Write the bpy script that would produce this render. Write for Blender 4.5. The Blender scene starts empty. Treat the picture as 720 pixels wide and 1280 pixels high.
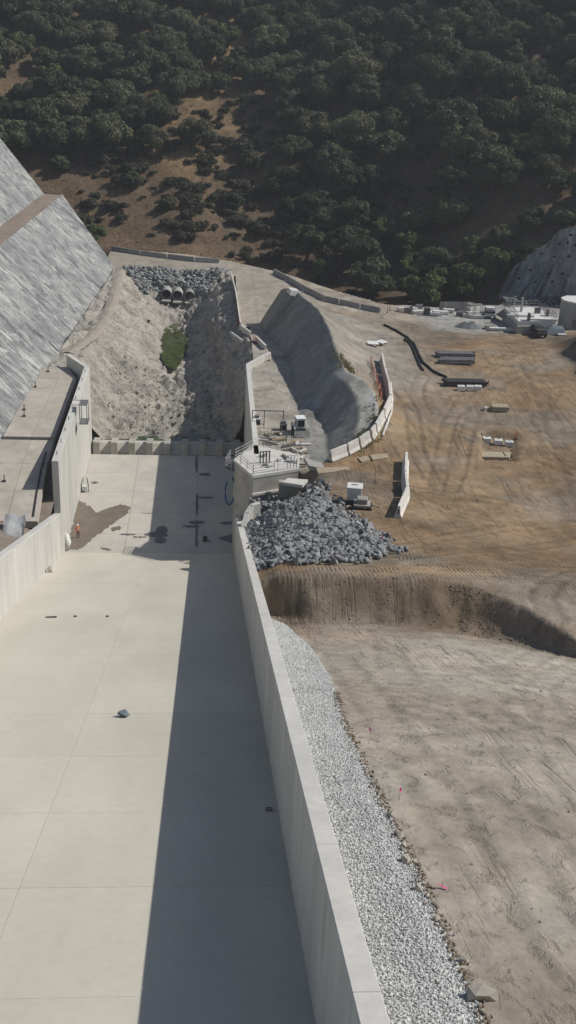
import bpy, math, random
import numpy as np
from mathutils import Vector, Matrix
random.seed(7); rng = np.random.default_rng(7)
sc = bpy.context.scene
COL = sc.collection
# ------------------------------------------------------------------ camera
F, PITCH, YAW, ROLL = 1400.0, .428, .080, .046          # focal in photo pixels (720x1280)
CAM = np.array([6.66, -120.0, 60.5])
def cam_axes():
    cp, sp, cy, sy = math.cos(PITCH), math.sin(PITCH), math.cos(YAW), math.sin(YAW)
    w = np.array([sy*cp, cy*cp, -sp]); r = np.array([cy, -sy, 0.]); u = np.cross(r, w)
    cr, sr = math.cos(ROLL), math.sin(ROLL)
    return r*cr+u*sr, -r*sr+u*cr, w
AR, AU, AW = cam_axes()
cd = bpy.data.cameras.new('camera'); cam = bpy.data.objects.new('camera', cd); COL.objects.link(cam)
cd.sensor_fit = 'VERTICAL'; cd.sensor_height = 24.0; cd.lens = 24.0*F/1280.0
cd.clip_start = .5; cd.clip_end = 5000
M4 = Matrix.Identity(4)
for i in range(3):
    M4[i][0], M4[i][1], M4[i][2], M4[i][3] = AR[i], AU[i], -AW[i], CAM[i]
cam.matrix_world = M4; sc.camera = cam
# ------------------------------------------------------------------ world, sun, exposure
SUN = Vector((1.0, .09, 1.0)).normalized()
wd = bpy.data.worlds.new('World'); sc.world = wd; wd.use_nodes = True
nt = wd.node_tree; nt.nodes.clear()
sky = nt.nodes.new('ShaderNodeTexSky'); sky.sky_type = 'NISHITA'; sky.sun_disc = False
sky.sun_elevation = math.asin(SUN.z); sky.sun_rotation = math.atan2(SUN.x, SUN.y)
bg = nt.nodes.new('ShaderNodeBackground'); bg.inputs[1].default_value = .074
wo = nt.nodes.new('ShaderNodeOutputWorld')
nt.links.new(sky.outputs[0], bg.inputs[0]); nt.links.new(bg.outputs[0], wo.inputs[0])
sl = bpy.data.lights.new('sun', 'SUN'); sl.energy = 4.15; sl.angle = math.radians(.5); sl.color = (1, .95, .87)
so = bpy.data.objects.new('sun', sl); COL.objects.link(so); so.location = (80, 10, 120)
so.rotation_euler = (-SUN).to_track_quat('-Z', 'Y').to_euler()
sc.view_settings.view_transform = 'Standard'; sc.view_settings.look = 'None'
sc.view_settings.exposure = 0.0; sc.view_settings.gamma = 1.0
# ------------------------------------------------------------------ pixel -> place helpers
def ray(px): return AW + AR*(px[0]-360)/F - AU*(px[1]-640)/F
def atz(px, z): d = ray(px); return CAM + d*(z-CAM[2])/d[2]
def atx(px, x): d = ray(px); return CAM + d*(x-CAM[0])/d[0]
def aty(px, y): d = ray(px); return CAM + d*(y-CAM[1])/d[1]
def to_px(P):
    D = np.asarray(P, float)-CAM; w = D@AW
    return np.stack([360+F*(D@AR)/w, 640-F*(D@AU)/w], -1)
def march(px, fn, t0=20., t1=900., n=1200):
    d = ray(px); d = d/np.linalg.norm(d); t = np.linspace(t0, t1, n)
    P = CAM+t[:, None]*d
    below = P[:, 2] < fn(P[:, 0], P[:, 1])
    if not below.any(): return None
    i = int(np.argmax(below)); a, b = t[max(i-1, 0)], t[i]
    for _ in range(18):
        m = (a+b)/2; p = CAM+m*d
        if p[2] < fn(np.array([p[0]]), np.array([p[1]]))[0]: b = m
        else: a = m
    return CAM+b*d
# ------------------------------------------------------------------ noise
def _h(i, j, s):
    n = (i.astype(np.int64)*374761393+j.astype(np.int64)*668265263+s*1442695041) & 0x7fffffff
    n = (n ^ (n >> 13))*1274126177 & 0x7fffffff
    return ((n ^ (n >> 16)) & 0xffff)/65535.0
def vn(x, y, s=0):
    x = np.asarray(x, float); y = np.asarray(y, float)
    i, j = np.floor(x), np.floor(y); u, v = x-i, y-j
    u = u*u*(3-2*u); v = v*v*(3-2*v); i = i.astype(np.int64); j = j.astype(np.int64)
    return (_h(i, j, s)*(1-u)+_h(i+1, j, s)*u)*(1-v)+(_h(i, j+1, s)*(1-u)+_h(i+1, j+1, s)*u)*v
def fbm(x, y, o=4, s=0):
    r = 0; a = .5; t = 0
    for k in range(o):
        r = r+a*vn(x*2**k+17*k, y*2**k+31*k, s+k); t += a; a *= .5
    return r/t*2-1
def sm(a, b, x):
    t = np.clip((x-a)/(b-a), 0, 1); return t*t*(3-2*t)
def inpoly(x, y, poly):
    x = np.asarray(x); y = np.asarray(y); c = np.zeros(x.shape, bool); n = len(poly)
    for i in range(n):
        x0, y0 = poly[i][:2]; x1, y1 = poly[(i+1) % n][:2]
        c ^= ((y0 > y) != (y1 > y)) & (x < (x1-x0)*(y-y0)/((y1-y0)+1e-12)+x0)
    return c
def segd(x, y, pts):
    """distance of points to a polyline"""
    d = np.full(np.shape(x), 1e9)
    for (x0, y0), (x1, y1) in zip(pts[:-1], pts[1:]):
        dx, dy = x1-x0, y1-y0; t = np.clip(((x-x0)*dx+(y-y0)*dy)/(dx*dx+dy*dy+1e-12), 0, 1)
        d = np.minimum(d, np.hypot(x-x0-t*dx, y-y0-t*dy))
    return d
# ------------------------------------------------------------------ materials
MATS = {}
def _new(name):
    m = bpy.data.materials.new(name); m.use_nodes = True; MATS[name] = m
    n = m.node_tree.nodes; l = m.node_tree.links; b = n['Principled BSDF']
    return m, n, l, b
def mat(name, c1, c2=None, scale=1.0, rough=.85, bump=0., bscale=None, detail=6, stretch=None, spots=None, metal=0., vcol=False, joints=None, objrand=0., fine=None):
    m, n, l, b = _new(name)
    b.inputs['Roughness'].default_value = rough; b.inputs['Metallic'].default_value = metal
    b.inputs['Specular IOR Level'].default_value = .25
    geo = n.new('ShaderNodeNewGeometry'); vec = geo.outputs['Position']
    mp = n.new('ShaderNodeMapping'); l.new(vec, mp.inputs[0])
    if stretch: mp.inputs['Rotation'].default_value = stretch[1]; mp.inputs['Scale'].default_value = stretch[0]
    v = mp.outputs[0]
    def noise(s, d=6, r=.6, src=None):
        t = n.new('ShaderNodeTexNoise'); t.inputs['Scale'].default_value = s; t.inputs['Detail'].default_value = d
        t.inputs['Roughness'].default_value = r; l.new(src or v, t.inputs['Vector']); return t.outputs['Fac']
    def ramp(f, a, c):
        r = n.new('ShaderNodeMapRange'); l.new(f, r.inputs[0]); r.inputs[1].default_value = a; r.inputs[2].default_value = c; return r.outputs[0]
    def mix(f, a, c, mode='MIX'):
        x = n.new('ShaderNodeMix'); x.data_type = 'RGBA'; x.blend_type = mode
        if isinstance(f, float): x.inputs[0].default_value = f
        else: l.new(f, x.inputs[0])
        for s, val in ((6, a), (7, c)):
            if isinstance(val, tuple): x.inputs[s].default_value = val+(1,) if len(val) == 3 else val
            else: l.new(val, x.inputs[s])
        return x.outputs[2]
    c2 = c2 or tuple(min(1, c*.75) for c in c1)
    f = ramp(noise(scale, detail), .35, .65)
    if vcol:
        a = n.new('ShaderNodeVertexColor'); a.layer_name = 'Col'
        col = mix(f, a.outputs[0], mix(1.0, a.outputs[0], c2, 'MULTIPLY'))
    else: col = mix(f, c1, c2)
    big = ramp(noise(scale*.12, 4), .3, .7)
    col = mix(big, col, mix(1.0, col, (.86, .87, .88), 'MULTIPLY'))
    if fine:
        fi = ramp(noise(fine[0], 3, .7, vec), .42, .62); col = mix(fi, col, mix(1.0, col, (fine[1],)*3, 'MULTIPLY'))
    if spots:
        sp = ramp(noise(spots[0], 5), spots[1], spots[1]+.08); col = mix(sp, col, spots[2])
    if objrand:
        oi = n.new('ShaderNodeObjectInfo'); hs = n.new('ShaderNodeHueSaturation')
        mr = n.new('ShaderNodeMapRange'); l.new(oi.outputs['Random'], mr.inputs[0]); mr.inputs[3].default_value = 1-objrand; mr.inputs[4].default_value = 1+objrand
        l.new(mr.outputs[0], hs.inputs['Value']); l.new(col, hs.inputs['Color']); col = hs.outputs[0]
    l.new(col, b.inputs['Base Color'])
    if bump:
        bn = n.new('ShaderNodeBump'); bn.inputs['Strength'].default_value = 1.; bn.inputs['Distance'].default_value = bump
        l.new(noise(bscale or scale*3, 8, .65), bn.inputs['Height']); l.new(bn.outputs[0], b.inputs['Normal'])
    return m
mat('slab_concrete', (.60, .565, .48), (.545, .515, .435), .3, .8, .004, 6, stretch=((1, .35, .35), (0, 0, 0)), spots=(.25, .62, (.51, .475, .41)), objrand=.025, fine=(2.2, .95))
mat('basin_concrete', (.52, .49, .43), (.45, .43, .385), .3, .8, .004, 6, objrand=.04, fine=(1.8, .93), spots=(.12, .60, (.40, .385, .35)))
mat('wall_concrete', (.60, .585, .54), (.47, .465, .44), .5, .85, .006, 5, stretch=((1, 1, .16), (0, 0, 0)), objrand=.05, fine=(1.3, .93), spots=(.9, .62, (.40, .39, .36)))
mat('coping_concrete', (.62, .60, .56), (.54, .53, .5), .9, .85, .004, 8, objrand=.04, fine=(3., .93))
mat('old_concrete', (.44, .42, .37), (.34, .325, .29), .6, .9, .01, 6, objrand=.08, fine=(2., .9))
mat('apron_concrete', (.47, .43, .37), (.39, .355, .305), .3, .9, .01, 4, objrand=.05, fine=(1.2, .93), spots=(.4, .6, (.33, .30, .26)))
mat('wet_concrete', (.16, .13, .10), (.20, .165, .125), .7, .22)
mat('wet_stain', (.11, .11, .105), (.13, .125, .115), 1., .3)
def shotcrete(name):
    m, n, l, b = _new(name); b.inputs['Roughness'].default_value = .95; b.inputs['Specular IOR Level'].default_value = .2
    gp = n.new('ShaderNodeNewGeometry')
    def noise(sc3, s_, d=6, r_=.6, dist=0.):
        mp = n.new('ShaderNodeMapping'); mp.inputs['Scale'].default_value = sc3; l.new(gp.outputs['Position'], mp.inputs[0])
        t = n.new('ShaderNodeTexNoise'); t.inputs['Scale'].default_value = s_; t.inputs['Detail'].default_value = d; t.inputs['Roughness'].default_value = r_; t.inputs['Distortion'].default_value = dist; l.new(mp.outputs[0], t.inputs['Vector']); return t.outputs['Fac']
    def rng_(f, a, c):
        q = n.new('ShaderNodeMapRange'); l.new(f, q.inputs[0]); q.inputs[1].default_value = a; q.inputs[2].default_value = c; return q.outputs[0]
    def mix(f, a, c, mode='MIX'):
        x = n.new('ShaderNodeMix'); x.data_type = 'RGBA'; x.blend_type = mode; l.new(f, x.inputs[0])
        for k, v in ((6, a), (7, c)):
            if isinstance(v, tuple): x.inputs[k].default_value = v+(1,)
            else: l.new(v, x.inputs[k])
        return x.outputs[2]
    col = mix(rng_(noise((1, 1, 1), .16, 7, .68, .8), .40, .60), (.42, .425, .41), (.235, .245, .248))
    col = mix(rng_(noise((.16, .8, .16), .9, 7, .65, .6), .54, .72), col, mix(rng_(noise((1, 1, 1), .1, 2), .4, .6), (.16, .168, .172), (.27, .275, .275)))
    col = mix(rng_(noise((.7, 1, .7), .45, 8, .72, 1.0), .50, .60), col, (.19, .197, .20))
    col = mix(rng_(noise((.05, .7, .05), .7, 6, .65, .5), .56, .64), col, (.10, .106, .11))
    col = mix(rng_(noise((.4, .9, .4), .40, 6, .68, .8), .56, .64), col, (.50, .50, .48))
    col = mix(rng_(noise((1, 1, 1), .22, 4, .6), .62, .75), col, (.31, .295, .26))
    fi = rng_(noise((.5, 1, .5), 1.8, 6, .75), .42, .58); col = mix(fi, col, mix(fi, col, (.70, .70, .71), 'MULTIPLY'))
    l.new(col, b.inputs['Base Color'])
    bn = n.new('ShaderNodeBump'); bn.inputs['Distance'].default_value = .6; l.new(noise((.22, 1, .22), .9, 8, .65, .3), bn.inputs['Height'])
    b2 = n.new('ShaderNodeBump'); b2.inputs['Distance'].default_value = .08; l.new(noise((1, 1, 1), 2.5, 6, .7), b2.inputs['Height']); l.new(bn.outputs[0], b2.inputs['Normal']); l.new(b2.outputs[0], b.inputs['Normal'])
shotcrete('shotcrete')
mat('path_dirt', (.37, .335, .29), (.30, .265, .225), .8, .95, .05)
mat('bench_dirt', (.27, .225, .185), (.21, .17, .14), .8, .95, .05)
mat('mound_face', (.26, .265, .26), (.21, .215, .21), .5, .95, .10, 1.2, fine=(1.2, .9))
mat('channel_rock', (.47, .435, .38), (.31, .29, .26), .30, .95, .8, .45, spots=(.5, .59, (.21, .20, .185)), fine=(1.3, .74))
mg = mat('ground_vc', (.3, .25, .2), (.80, .79, .77), .5, .95, .07, 1.6, vcol=True, fine=(2.5, .88))
def add_tracks(m):
    n, l = m.node_tree.nodes, m.node_tree.links; b = n['Principled BSDF']; gp = n.new('ShaderNodeNewGeometry')
    col = b.inputs['Base Color'].links[0].from_socket; nor = b.inputs['Normal'].links[0].from_socket
    vm = n.new('ShaderNodeVertexColor'); vm.layer_name = 'Msk'; sep = n.new('ShaderNodeSeparateColor'); l.new(vm.outputs[0], sep.inputs[0])
    def math_(op, a, c):
        q = n.new('ShaderNodeMath'); q.operation = op
        for k, v in ((0, a), (1, c)):
            if isinstance(v, float): q.inputs[k].default_value = v
            else: l.new(v, q.inputs[k])
        return q.outputs[0]
    def layer(fac, amt, dist):
        nonlocal col, nor
        x = n.new('ShaderNodeMix'); x.data_type = 'RGBA'; x.blend_type = 'MULTIPLY'; l.new(fac, x.inputs[0]); l.new(col, x.inputs[6]); x.inputs[7].default_value = (amt, amt*.985, amt*.96, 1); col = x.outputs[2]
        if dist: bp = n.new('ShaderNodeBump'); bp.inputs['Distance'].default_value = dist; bp.invert = True; l.new(fac, bp.inputs['Height']); l.new(nor, bp.inputs['Normal']); nor = bp.outputs[0]
    def noise(rot, sx, sy, loc, det, dis, lo, hi, rough=.55):
        mp = n.new('ShaderNodeMapping'); mp.inputs['Rotation'].default_value = (0, 0, rot); mp.inputs['Scale'].default_value = (sx, sy, .0); mp.inputs['Location'].default_value = (loc, loc*.6, loc*.1); l.new(gp.outputs['Position'], mp.inputs[0])
        t = n.new('ShaderNodeTexNoise'); t.inputs['Scale'].default_value = 1.; t.inputs['Detail'].default_value = det; t.inputs['Distortion'].default_value = dis; t.inputs['Roughness'].default_value = rough; l.new(mp.outputs[0], t.inputs['Vector'])
        q = n.new('ShaderNodeMapRange'); l.new(t.outputs['Fac'], q.inputs[0]); q.inputs[1].default_value = lo; q.inputs[2].default_value = hi; return q.outputs[0]
    for k, (rot, sx, sy, mk, amt) in enumerate(((.25, 1.6, .10, .05, .82), (-.9, 1.4, .10, .06, .84), (1.35, 1.5, .09, .05, .84))):
        f = math_('MULTIPLY', noise(rot, sx, sy, 7*k, 4, 1.6, .55, .68), noise(0, mk, mk, 31*k+5, 2, 0, .48, .60)); layer(math_('MULTIPLY', f, sep.outputs[0]), amt, .05)
    layer(noise(0, .16, .16, 50, 7, .8, .50, .66, .65), .86, 0); layer(noise(.4, .45, .22, 70, 7, 1.0, .52, .68, .65), 1.18, 0); layer(noise(.4, 1.1, .8, 90, 6, .5, .54, .68, .7), .86, .05)
    for rot, per, loc in ((0., 1.9, 0.), (.5, 2.4, 3.)):
        mp = n.new('ShaderNodeMapping'); mp.inputs['Rotation'].default_value = (0, 0, rot); l.new(gp.outputs['Position'], mp.inputs[0])
        w = n.new('ShaderNodeTexWave'); w.bands_direction = 'X'; w.inputs['Scale'].default_value = per/2; w.inputs['Distortion'].default_value = 1.2; w.inputs['Detail'].default_value = 2; w.inputs['Detail Scale'].default_value = 1.5; l.new(mp.outputs[0], w.inputs['Vector'])
        layer(math_('MULTIPLY', math_('MULTIPLY', w.outputs['Fac'], sep.outputs[1 if loc == 0 else 2]), noise(0, .25, .9, 20+loc, 3, .4, .46 if loc == 0 else .54, .60 if loc == 0 else .64)), .80 if loc == 0 else .9, .06 if loc == 0 else .02)
    l.new(col, b.inputs['Base Color']); l.new(nor, b.inputs['Normal'])
add_tracks(mg)
mat('hill_vc', (.3, .25, .2), (.72, .70, .66), .16, .95, .35, .5, vcol=True, fine=(.7, .78))
mat('gravel_stone', (.66, .665, .65), (.54, .55, .54), 3., .9, objrand=0., fine=(9., .7))
mat('rock_grey', (.35, .355, .355), (.20, .21, .218), 1.6, .9, .03, 4, objrand=.42, fine=(5., .75))
mat('rock_dark', (.20, .215, .22), (.13, .14, .145), 1.2, .9, .03, 4, objrand=.2)
mat('riprap_far', (.36, .37, .36), (.16, .17, .17), .9, .9, .05, 3)
mat('stone_tan', (.46, .43, .37), (.36, .33, .28), 2., .9, .02, objrand=.15)
mat('dirt_clod', (.25, .205, .155), (.19, .15, .11), 2., .95)
mat('white_paint', (.72, .72, .70), (.62, .62, .61), 1.2, .6, objrand=.05)
mat('rail_white', (.68, .66, .62), (.55, .53, .49), .8, .85, .01, 5, objrand=.06, fine=(2., .9))
mat('rail_grey', (.36, .345, .32), (.28, .27, .25), .8, .9, .01, 5, objrand=.12)
mat('steel_grey', (.22, .22, .22), (.15, .15, .15), 1.4, .6, metal=.3, objrand=.15)
mat('steel_dark', (.06, .06, .06), (.04, .04, .04), 1.4, .55)
mat('galv_rail', (.48, .48, .47), (.40, .40, .40), 3., .5, metal=.3)
mat('timber', (.38, .30, .20), (.28, .21, .14), 2., .9, objrand=.2)
mat('plywood', (.42, .35, .26), (.35, .29, .21), 1.6, .9, objrand=.1)
mat('black_rubber', (.025, .025, .024), (.035, .034, .032), 2., .7)
mat('black_void', (.012, .012, .012), (.01, .01, .01), 2., .95)
mat('orange_mesh', (.46, .15, .10), (.38, .12, .09), 2., .8)
mat('red_post', (.46, .08, .06), (.38, .07, .05), 2., .7)
mat('orange_vest', (.75, .19, .04), (.6, .15, .04), 3., .8)
mat('dark_cloth', (.05, .05, .06), (.04, .04, .045), 3., .9)
mat('skin', (.45, .28, .20), (.42, .26, .18), 3., .6)
mat('pink_ribbon', (.80, .06, .35), (.7, .05, .3), 3., .7)
mat('blue_hose', (.04, .14, .34), (.03, .11, .28), 3., .5)
mat('blue_grey', (.16, .19, .22), (.12, .15, .18), 1., .7)
mat('tank_concrete', (.40, .39, .36), (.33, .32, .30), .6, .85)
mat('deck_white', (.70, .69, .66), (.58, .57, .55), .6, .85)
mat('glass_dark', (.02, .025, .03), (.02, .025, .03), 1., .15)
mat('cab_paint', (.62, .64, .62), (.56, .58, .57), 1.5, .5)
mat('bark', (.10, .085, .07), (.065, .055, .045), 2.5, .95, .03)
mat('geotextile', (.42, .43, .43), (.33, .34, .35), .8, .9, .03)
# water
m, n, l, b = _new('pond_water'); b.inputs['Base Color'].default_value = (.045, .06, .02, 1); b.inputs['Roughness'].default_value = .12
t = n.new('ShaderNodeTexNoise'); t.inputs['Scale'].default_value = .9; t.inputs['Detail'].default_value = 5
gp = n.new('ShaderNodeNewGeometry'); l.new(gp.outputs['Position'], t.inputs['Vector'])
cr = n.new('ShaderNodeValToRGB'); cr.color_ramp.elements[0].color = (.03, .045, .016, 1); cr.color_ramp.elements[1].color = (.085, .10, .032, 1)
cr.color_ramp.elements[0].position = .35; cr.color_ramp.elements[1].position = .65
l.new(t.outputs['Fac'], cr.inputs[0]); l.new(cr.outputs[0], b.inputs['Base Color'])
# foliage
def leafmat(name, a, c, rnd=.25):
    m, n, l, b = _new(name); b.inputs['Roughness'].default_value = .75; b.inputs['Specular IOR Level'].default_value = .2
    oi = n.new('ShaderNodeObjectInfo'); gp = n.new('ShaderNodeNewGeometry')
    t = n.new('ShaderNodeTexNoise'); t.inputs['Scale'].default_value = .55; t.inputs['Detail'].default_value = 4; l.new(gp.outputs['Position'], t.inputs['Vector'])
    mr = n.new('ShaderNodeMapRange'); l.new(t.outputs['Fac'], mr.inputs[0]); mr.inputs[1].default_value = .35; mr.inputs[2].default_value = .65
    x = n.new('ShaderNodeMix'); x.data_type = 'RGBA'; l.new(mr.outputs[0], x.inputs[0]); x.inputs[6].default_value = a+(1,); x.inputs[7].default_value = c+(1,)
    hs = n.new('ShaderNodeHueSaturation'); l.new(x.outputs[2], hs.inputs['Color'])
    m1 = n.new('ShaderNodeMapRange'); l.new(oi.outputs['Random'], m1.inputs[0]); m1.inputs[3].default_value = 1-rnd; m1.inputs[4].default_value = 1+rnd; l.new(m1.outputs[0], hs.inputs['Value'])
    m2 = n.new('ShaderNodeMath'); m2.operation = 'MULTIPLY_ADD'; l.new(oi.outputs['Random'], m2.inputs[0]); m2.inputs[1].default_value = 7.13; m2.inputs[2].default_value = 0
    m3 = n.new('ShaderNodeMath'); m3.operation = 'FRACT'; l.new(m2.outputs[0], m3.inputs[0])
    m4 = n.new('ShaderNodeMapRange'); l.new(m3.outputs[0], m4.inputs[0]); m4.inputs[3].default_value = .475; m4.inputs[4].default_value = .515; l.new(m4.outputs[0], hs.inputs['Hue'])
    l.new(hs.outputs[0], b.inputs['Base Color'])
    tr = n.new('ShaderNodeBsdfTranslucent'); l.new(hs.outputs[0], tr.inputs[0]); ms = n.new('ShaderNodeMixShader'); ms.inputs[0].default_value = .22
    l.new(b.outputs[0], ms.inputs[1]); l.new(tr.outputs[0], ms.inputs[2]); l.new(ms.outputs[0], n['Material Output'].inputs[0])
leafmat('leaf_oak', (.078, .092, .050), (.130, .142, .078))
leafmat('leaf_dark', (.056, .074, .042), (.095, .114, .062))
leafmat('leaf_bright', (.085, .112, .042), (.135, .160, .064))
leafmat('leaf_brush', (.050, .055, .036), (.090, .088, .055))
leafmat('dry_grass', (.30, .22, .11), (.40, .30, .16), .15)
leafmat('leaf_weed', (.10, .12, .04), (.20, .19, .08), .1)
# ------------------------------------------------------------------ mesh helpers
def link(name, me, m=None, parent=None, smooth=False, **props):
    o = bpy.data.objects.new(name, me); COL.objects.link(o)
    if m is not None and len(me.materials) == 0:
        for q in (m if isinstance(m, (list, tuple)) else [m]): me.materials.append(MATS[q])
    if parent is not None: o.parent = parent
    if smooth: me.polygons.foreach_set('use_smooth', [True]*len(me.polygons))
    for k, v in props.items(): o[k] = v
    return o
def np_mesh(name, V, Fq):
    """verts (n,3), faces (m,k) of one size"""
    me = bpy.data.meshes.new(name); V = np.ascontiguousarray(V, np.float32); Fq = np.ascontiguousarray(Fq, np.int32)
    k = Fq.shape[1]; me.vertices.add(len(V)); me.vertices.foreach_set('co', V.ravel())
    me.loops.add(Fq.size); me.loops.foreach_set('vertex_index', Fq.ravel())
    me.polygons.add(len(Fq)); me.polygons.foreach_set('loop_start', np.arange(0, Fq.size, k, dtype=np.int32))
    me.update(calc_edges=True); return me
def thing(name, label, cat, loc=(0, 0, 0), rz=0., group=None):
    o = bpy.data.objects.new(name, None); COL.objects.link(o); o.empty_display_size = .3
    o.location = tuple(float(c) for c in loc); o.rotation_euler = (0, 0, rz); o['label'] = label; o['category'] = cat
    if group: o['group'] = group
    return o
def tag(o, label, cat, group=None):
    o['label'] = label; o['category'] = cat
    if group: o['group'] = group
    return o
class MB:
    def __init__(s): s.v = []; s.f = []
    def poly(s, pts, faces):
        b = len(s.v); s.v += [tuple(float(c) for c in p) for p in pts]; s.f += [tuple(b+i for i in f) for f in faces]; return s
    def hexa(s, p):   # 4 bottom ccw, 4 top ccw
        return s.poly(p, [(3, 2, 1, 0), (4, 5, 6, 7), (0, 1, 5, 4), (1, 2, 6, 5), (2, 3, 7, 6), (3, 0, 4, 7)])
    def box(s, c, d, rz=0., tilt=None):
        x, y, z = d[0]/2, d[1]/2, d[2]/2; ca, sa = math.cos(rz), math.sin(rz); P = []
        for pz in (-z, z):
            for px, py in ((-x, -y), (x, -y), (x, y), (-x, y)):
                q = Vector((px, py, pz))
                if tilt: q = Matrix.Rotation(tilt[0], 3, 'X') @ (Matrix.Rotation(tilt[1], 3, 'Y') @ q)
                P.append((c[0]+q.x*ca-q.y*sa, c[1]+q.x*sa+q.y*ca, c[2]+q.z))
        return s.hexa(P)
    def prism(s, poly, z0, z1):
        n = len(poly); z0 = z0 if hasattr(z0, '__len__') else [z0]*n; z1 = z1 if hasattr(z1, '__len__') else [z1]*n
        P = [(p[0], p[1], a) for p, a in zip(poly, z0)]+[(p[0], p[1], a) for p, a in zip(poly, z1)]
        return s.poly(P, [tuple(range(n-1, -1, -1)), tuple(range(n, 2*n))]+[(i, (i+1) % n, n+(i+1) % n, n+i) for i in range(n)])
    def tube(s, pts, r, k=6, cap=True):
        pts = [Vector(p) for p in pts]; n = len(pts); rs = r if hasattr(r, '__len__') else [r]*n; b = len(s.v)
        for i, p in enumerate(pts):
            d = (pts[min(i+1, n-1)]-pts[max(i-1, 0)]).normalized()
            a = d.cross(Vector((0, 0, 1)))
            if a.length < .05: a = d.cross(Vector((1, 0, 0)))
            a.normalize(); c = d.cross(a)
            for j in range(k):
                t = 2*math.pi*j/k; q = p+a*math.cos(t)*rs[i]+c*math.sin(t)*rs[i]; s.v.append(tuple(q))
        for i in range(n-1):
            for j in range(k): s.f.append((b+i*k+j, b+i*k+(j+1) % k, b+(i+1)*k+(j+1) % k, b+(i+1)*k+j))
        if cap: s.f.append(tuple(b+j for j in range(k))); s.f.append(tuple(b+(n-1)*k+j for j in range(k-1, -1, -1)))
        return s
    def mesh(s, name):
        me = bpy.data.meshes.new(name); me.from_pydata(s.v, [], s.f); me.update()
        return me
    def build(s, name, m, parent=None, bevel=0., smooth=False, **props):
        import bmesh
        me = s.mesh(name); bm = bmesh.new(); bm.from_mesh(me); bmesh.ops.recalc_face_normals(bm, faces=bm.faces)
        if bevel: bmesh.ops.bevel(bm, geom=[e for e in bm.edges if len(e.link_faces) == 2 and e.calc_face_angle(0) > .5], offset=bevel, segments=1, affect='EDGES')
        bm.to_mesh(me); bm.free()
        return link(name, me, m, parent, smooth, **props)
def copy_tree(o, parent=None):
    c = o.copy(); COL.objects.link(c); c.parent = parent
    for ch in list(o.children): copy_tree(ch, c)
    return c
def grid_mesh(name, X, Y, Z, keep=None):
    ny, nx = X.shape; idx = np.arange(ny*nx).reshape(ny, nx)
    q = np.stack([idx[:-1, :-1], idx[:-1, 1:], idx[1:, 1:], idx[1:, :-1]], -1).reshape(-1, 4)
    V = np.stack([X, Y, Z], -1).reshape(-1, 3)
    if keep is not None: q = q[keep.reshape(-1)]
    u, inv = np.unique(q, return_inverse=True)
    me = np_mesh(name, V[u], inv.reshape(-1, 4)); return me, u
def set_col(me, C, nm='Col'):
    a = me.color_attributes.new(nm, 'FLOAT_COLOR', 'POINT')
    a.data.foreach_set('color', np.concatenate([C, np.ones((len(C), 1))], 1).astype(np.float32).ravel())
def loft(name, rows, nu, m, disp=0., dscale=.5, parent=None, seed=3, nv=None, spiky=0., **props):
    """rows: list of polylines (each a list of 3d points); resampled smoothly to a skin with noise relief"""
    R_ = []
    for r in rows:
        r = np.array(r, float); s = np.concatenate([[0], np.cumsum(np.linalg.norm(np.diff(r, axis=0), axis=1))]); t = np.linspace(0, s[-1], nu)
        R_.append(np.stack([np.interp(t, s, r[:, k]) for k in range(3)], 1))
    R_ = np.array(R_)
    if nv:
        c = np.linspace(0, len(R_)-1, nv); i = np.clip(np.floor(c).astype(int), 0, len(R_)-2); f = (c-i)[:, None, None]
        R_ = R_[i]*(1-f)+R_[i+1]*f
    du = np.gradient(R_, axis=1); dv = np.gradient(R_, axis=0); N = np.cross(du, dv); N /= np.linalg.norm(N, axis=2, keepdims=True)+1e-9
    N *= np.sign(N[..., 2:3]+1e-9)
    if disp:
        a = R_[..., 0]*dscale+R_[..., 2]*dscale*.7; b_ = R_[..., 1]*dscale
        h = fbm(a, b_, 5, seed)
        if spiky: h = h+spiky*(np.abs(fbm(a*2.3, b_*2.3, 4, seed+9))*-1.6+.4)
        edge = np.ones(h.shape); edge[0] = edge[-1] = 0; edge[:, 0] = edge[:, -1] = 0
        R_ = R_+N*(h*disp*edge)[..., None]
    ny, nx = R_.shape[:2]; me, _ = grid_mesh(name, R_[..., 0], R_[..., 1], R_[..., 2])
    return link(name, me, m, parent, True, **props), R_
# ================================================================== THE SETTING
S = .347           # chute slope
H = 12.4           # basin wall top
LB = 32.6          # basin length
# ---- right-hand ground
crest = np.array([atz(p, z) for p, z in (((322, 714), 21.4), ((390, 718), 21.3), ((470, 722), 21.2), ((540, 726), 21.1), ((600, 738), 21.0), ((650, 762), 20.9), ((690, 792), 20.8), ((720, 815), 20.8))])
toe = np.array([atz(p, z) for p, z in (((335, 748), 19.5), ((390, 768), 19.6), ((470, 768), 19.5), ((540, 776), 19.4), ((600, 792), 19.1), ((650, 818), 19.0), ((690, 838), 19.0), ((720, 852), 19.0))])
def ext(a, sl): return np.vstack([a, a[-1]+np.array([30, 30*sl, 0.])])
crest = ext(crest, -1.0); toe = ext(toe, -1.0)
PY = np.array([-120, -60, -46, -36, -26, -16, -8, 0, 15, 40, 70, 100, 140.]); PZ = np.array([36, 22.6, 21.2, 18.2, 15.6, 13.6, 12.8, 12.5, 12.6, 12.5, 12.2, 11.5, 11.5])
hc = np.array([atz(p, z) for p, z in (((352, 359), 17.6), ((368, 361), 18.3), ((398, 385), 18.6), ((412, 410), 18.3), ((424, 445), 17.4), ((432, 462), 17.0), ((452, 472), 16.6), ((468, 490), 16.1), ((473, 515), 15.2), ((462, 545), 14.0), ((440, 563), 13.1), ((400, 579), 12.6))])
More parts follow.
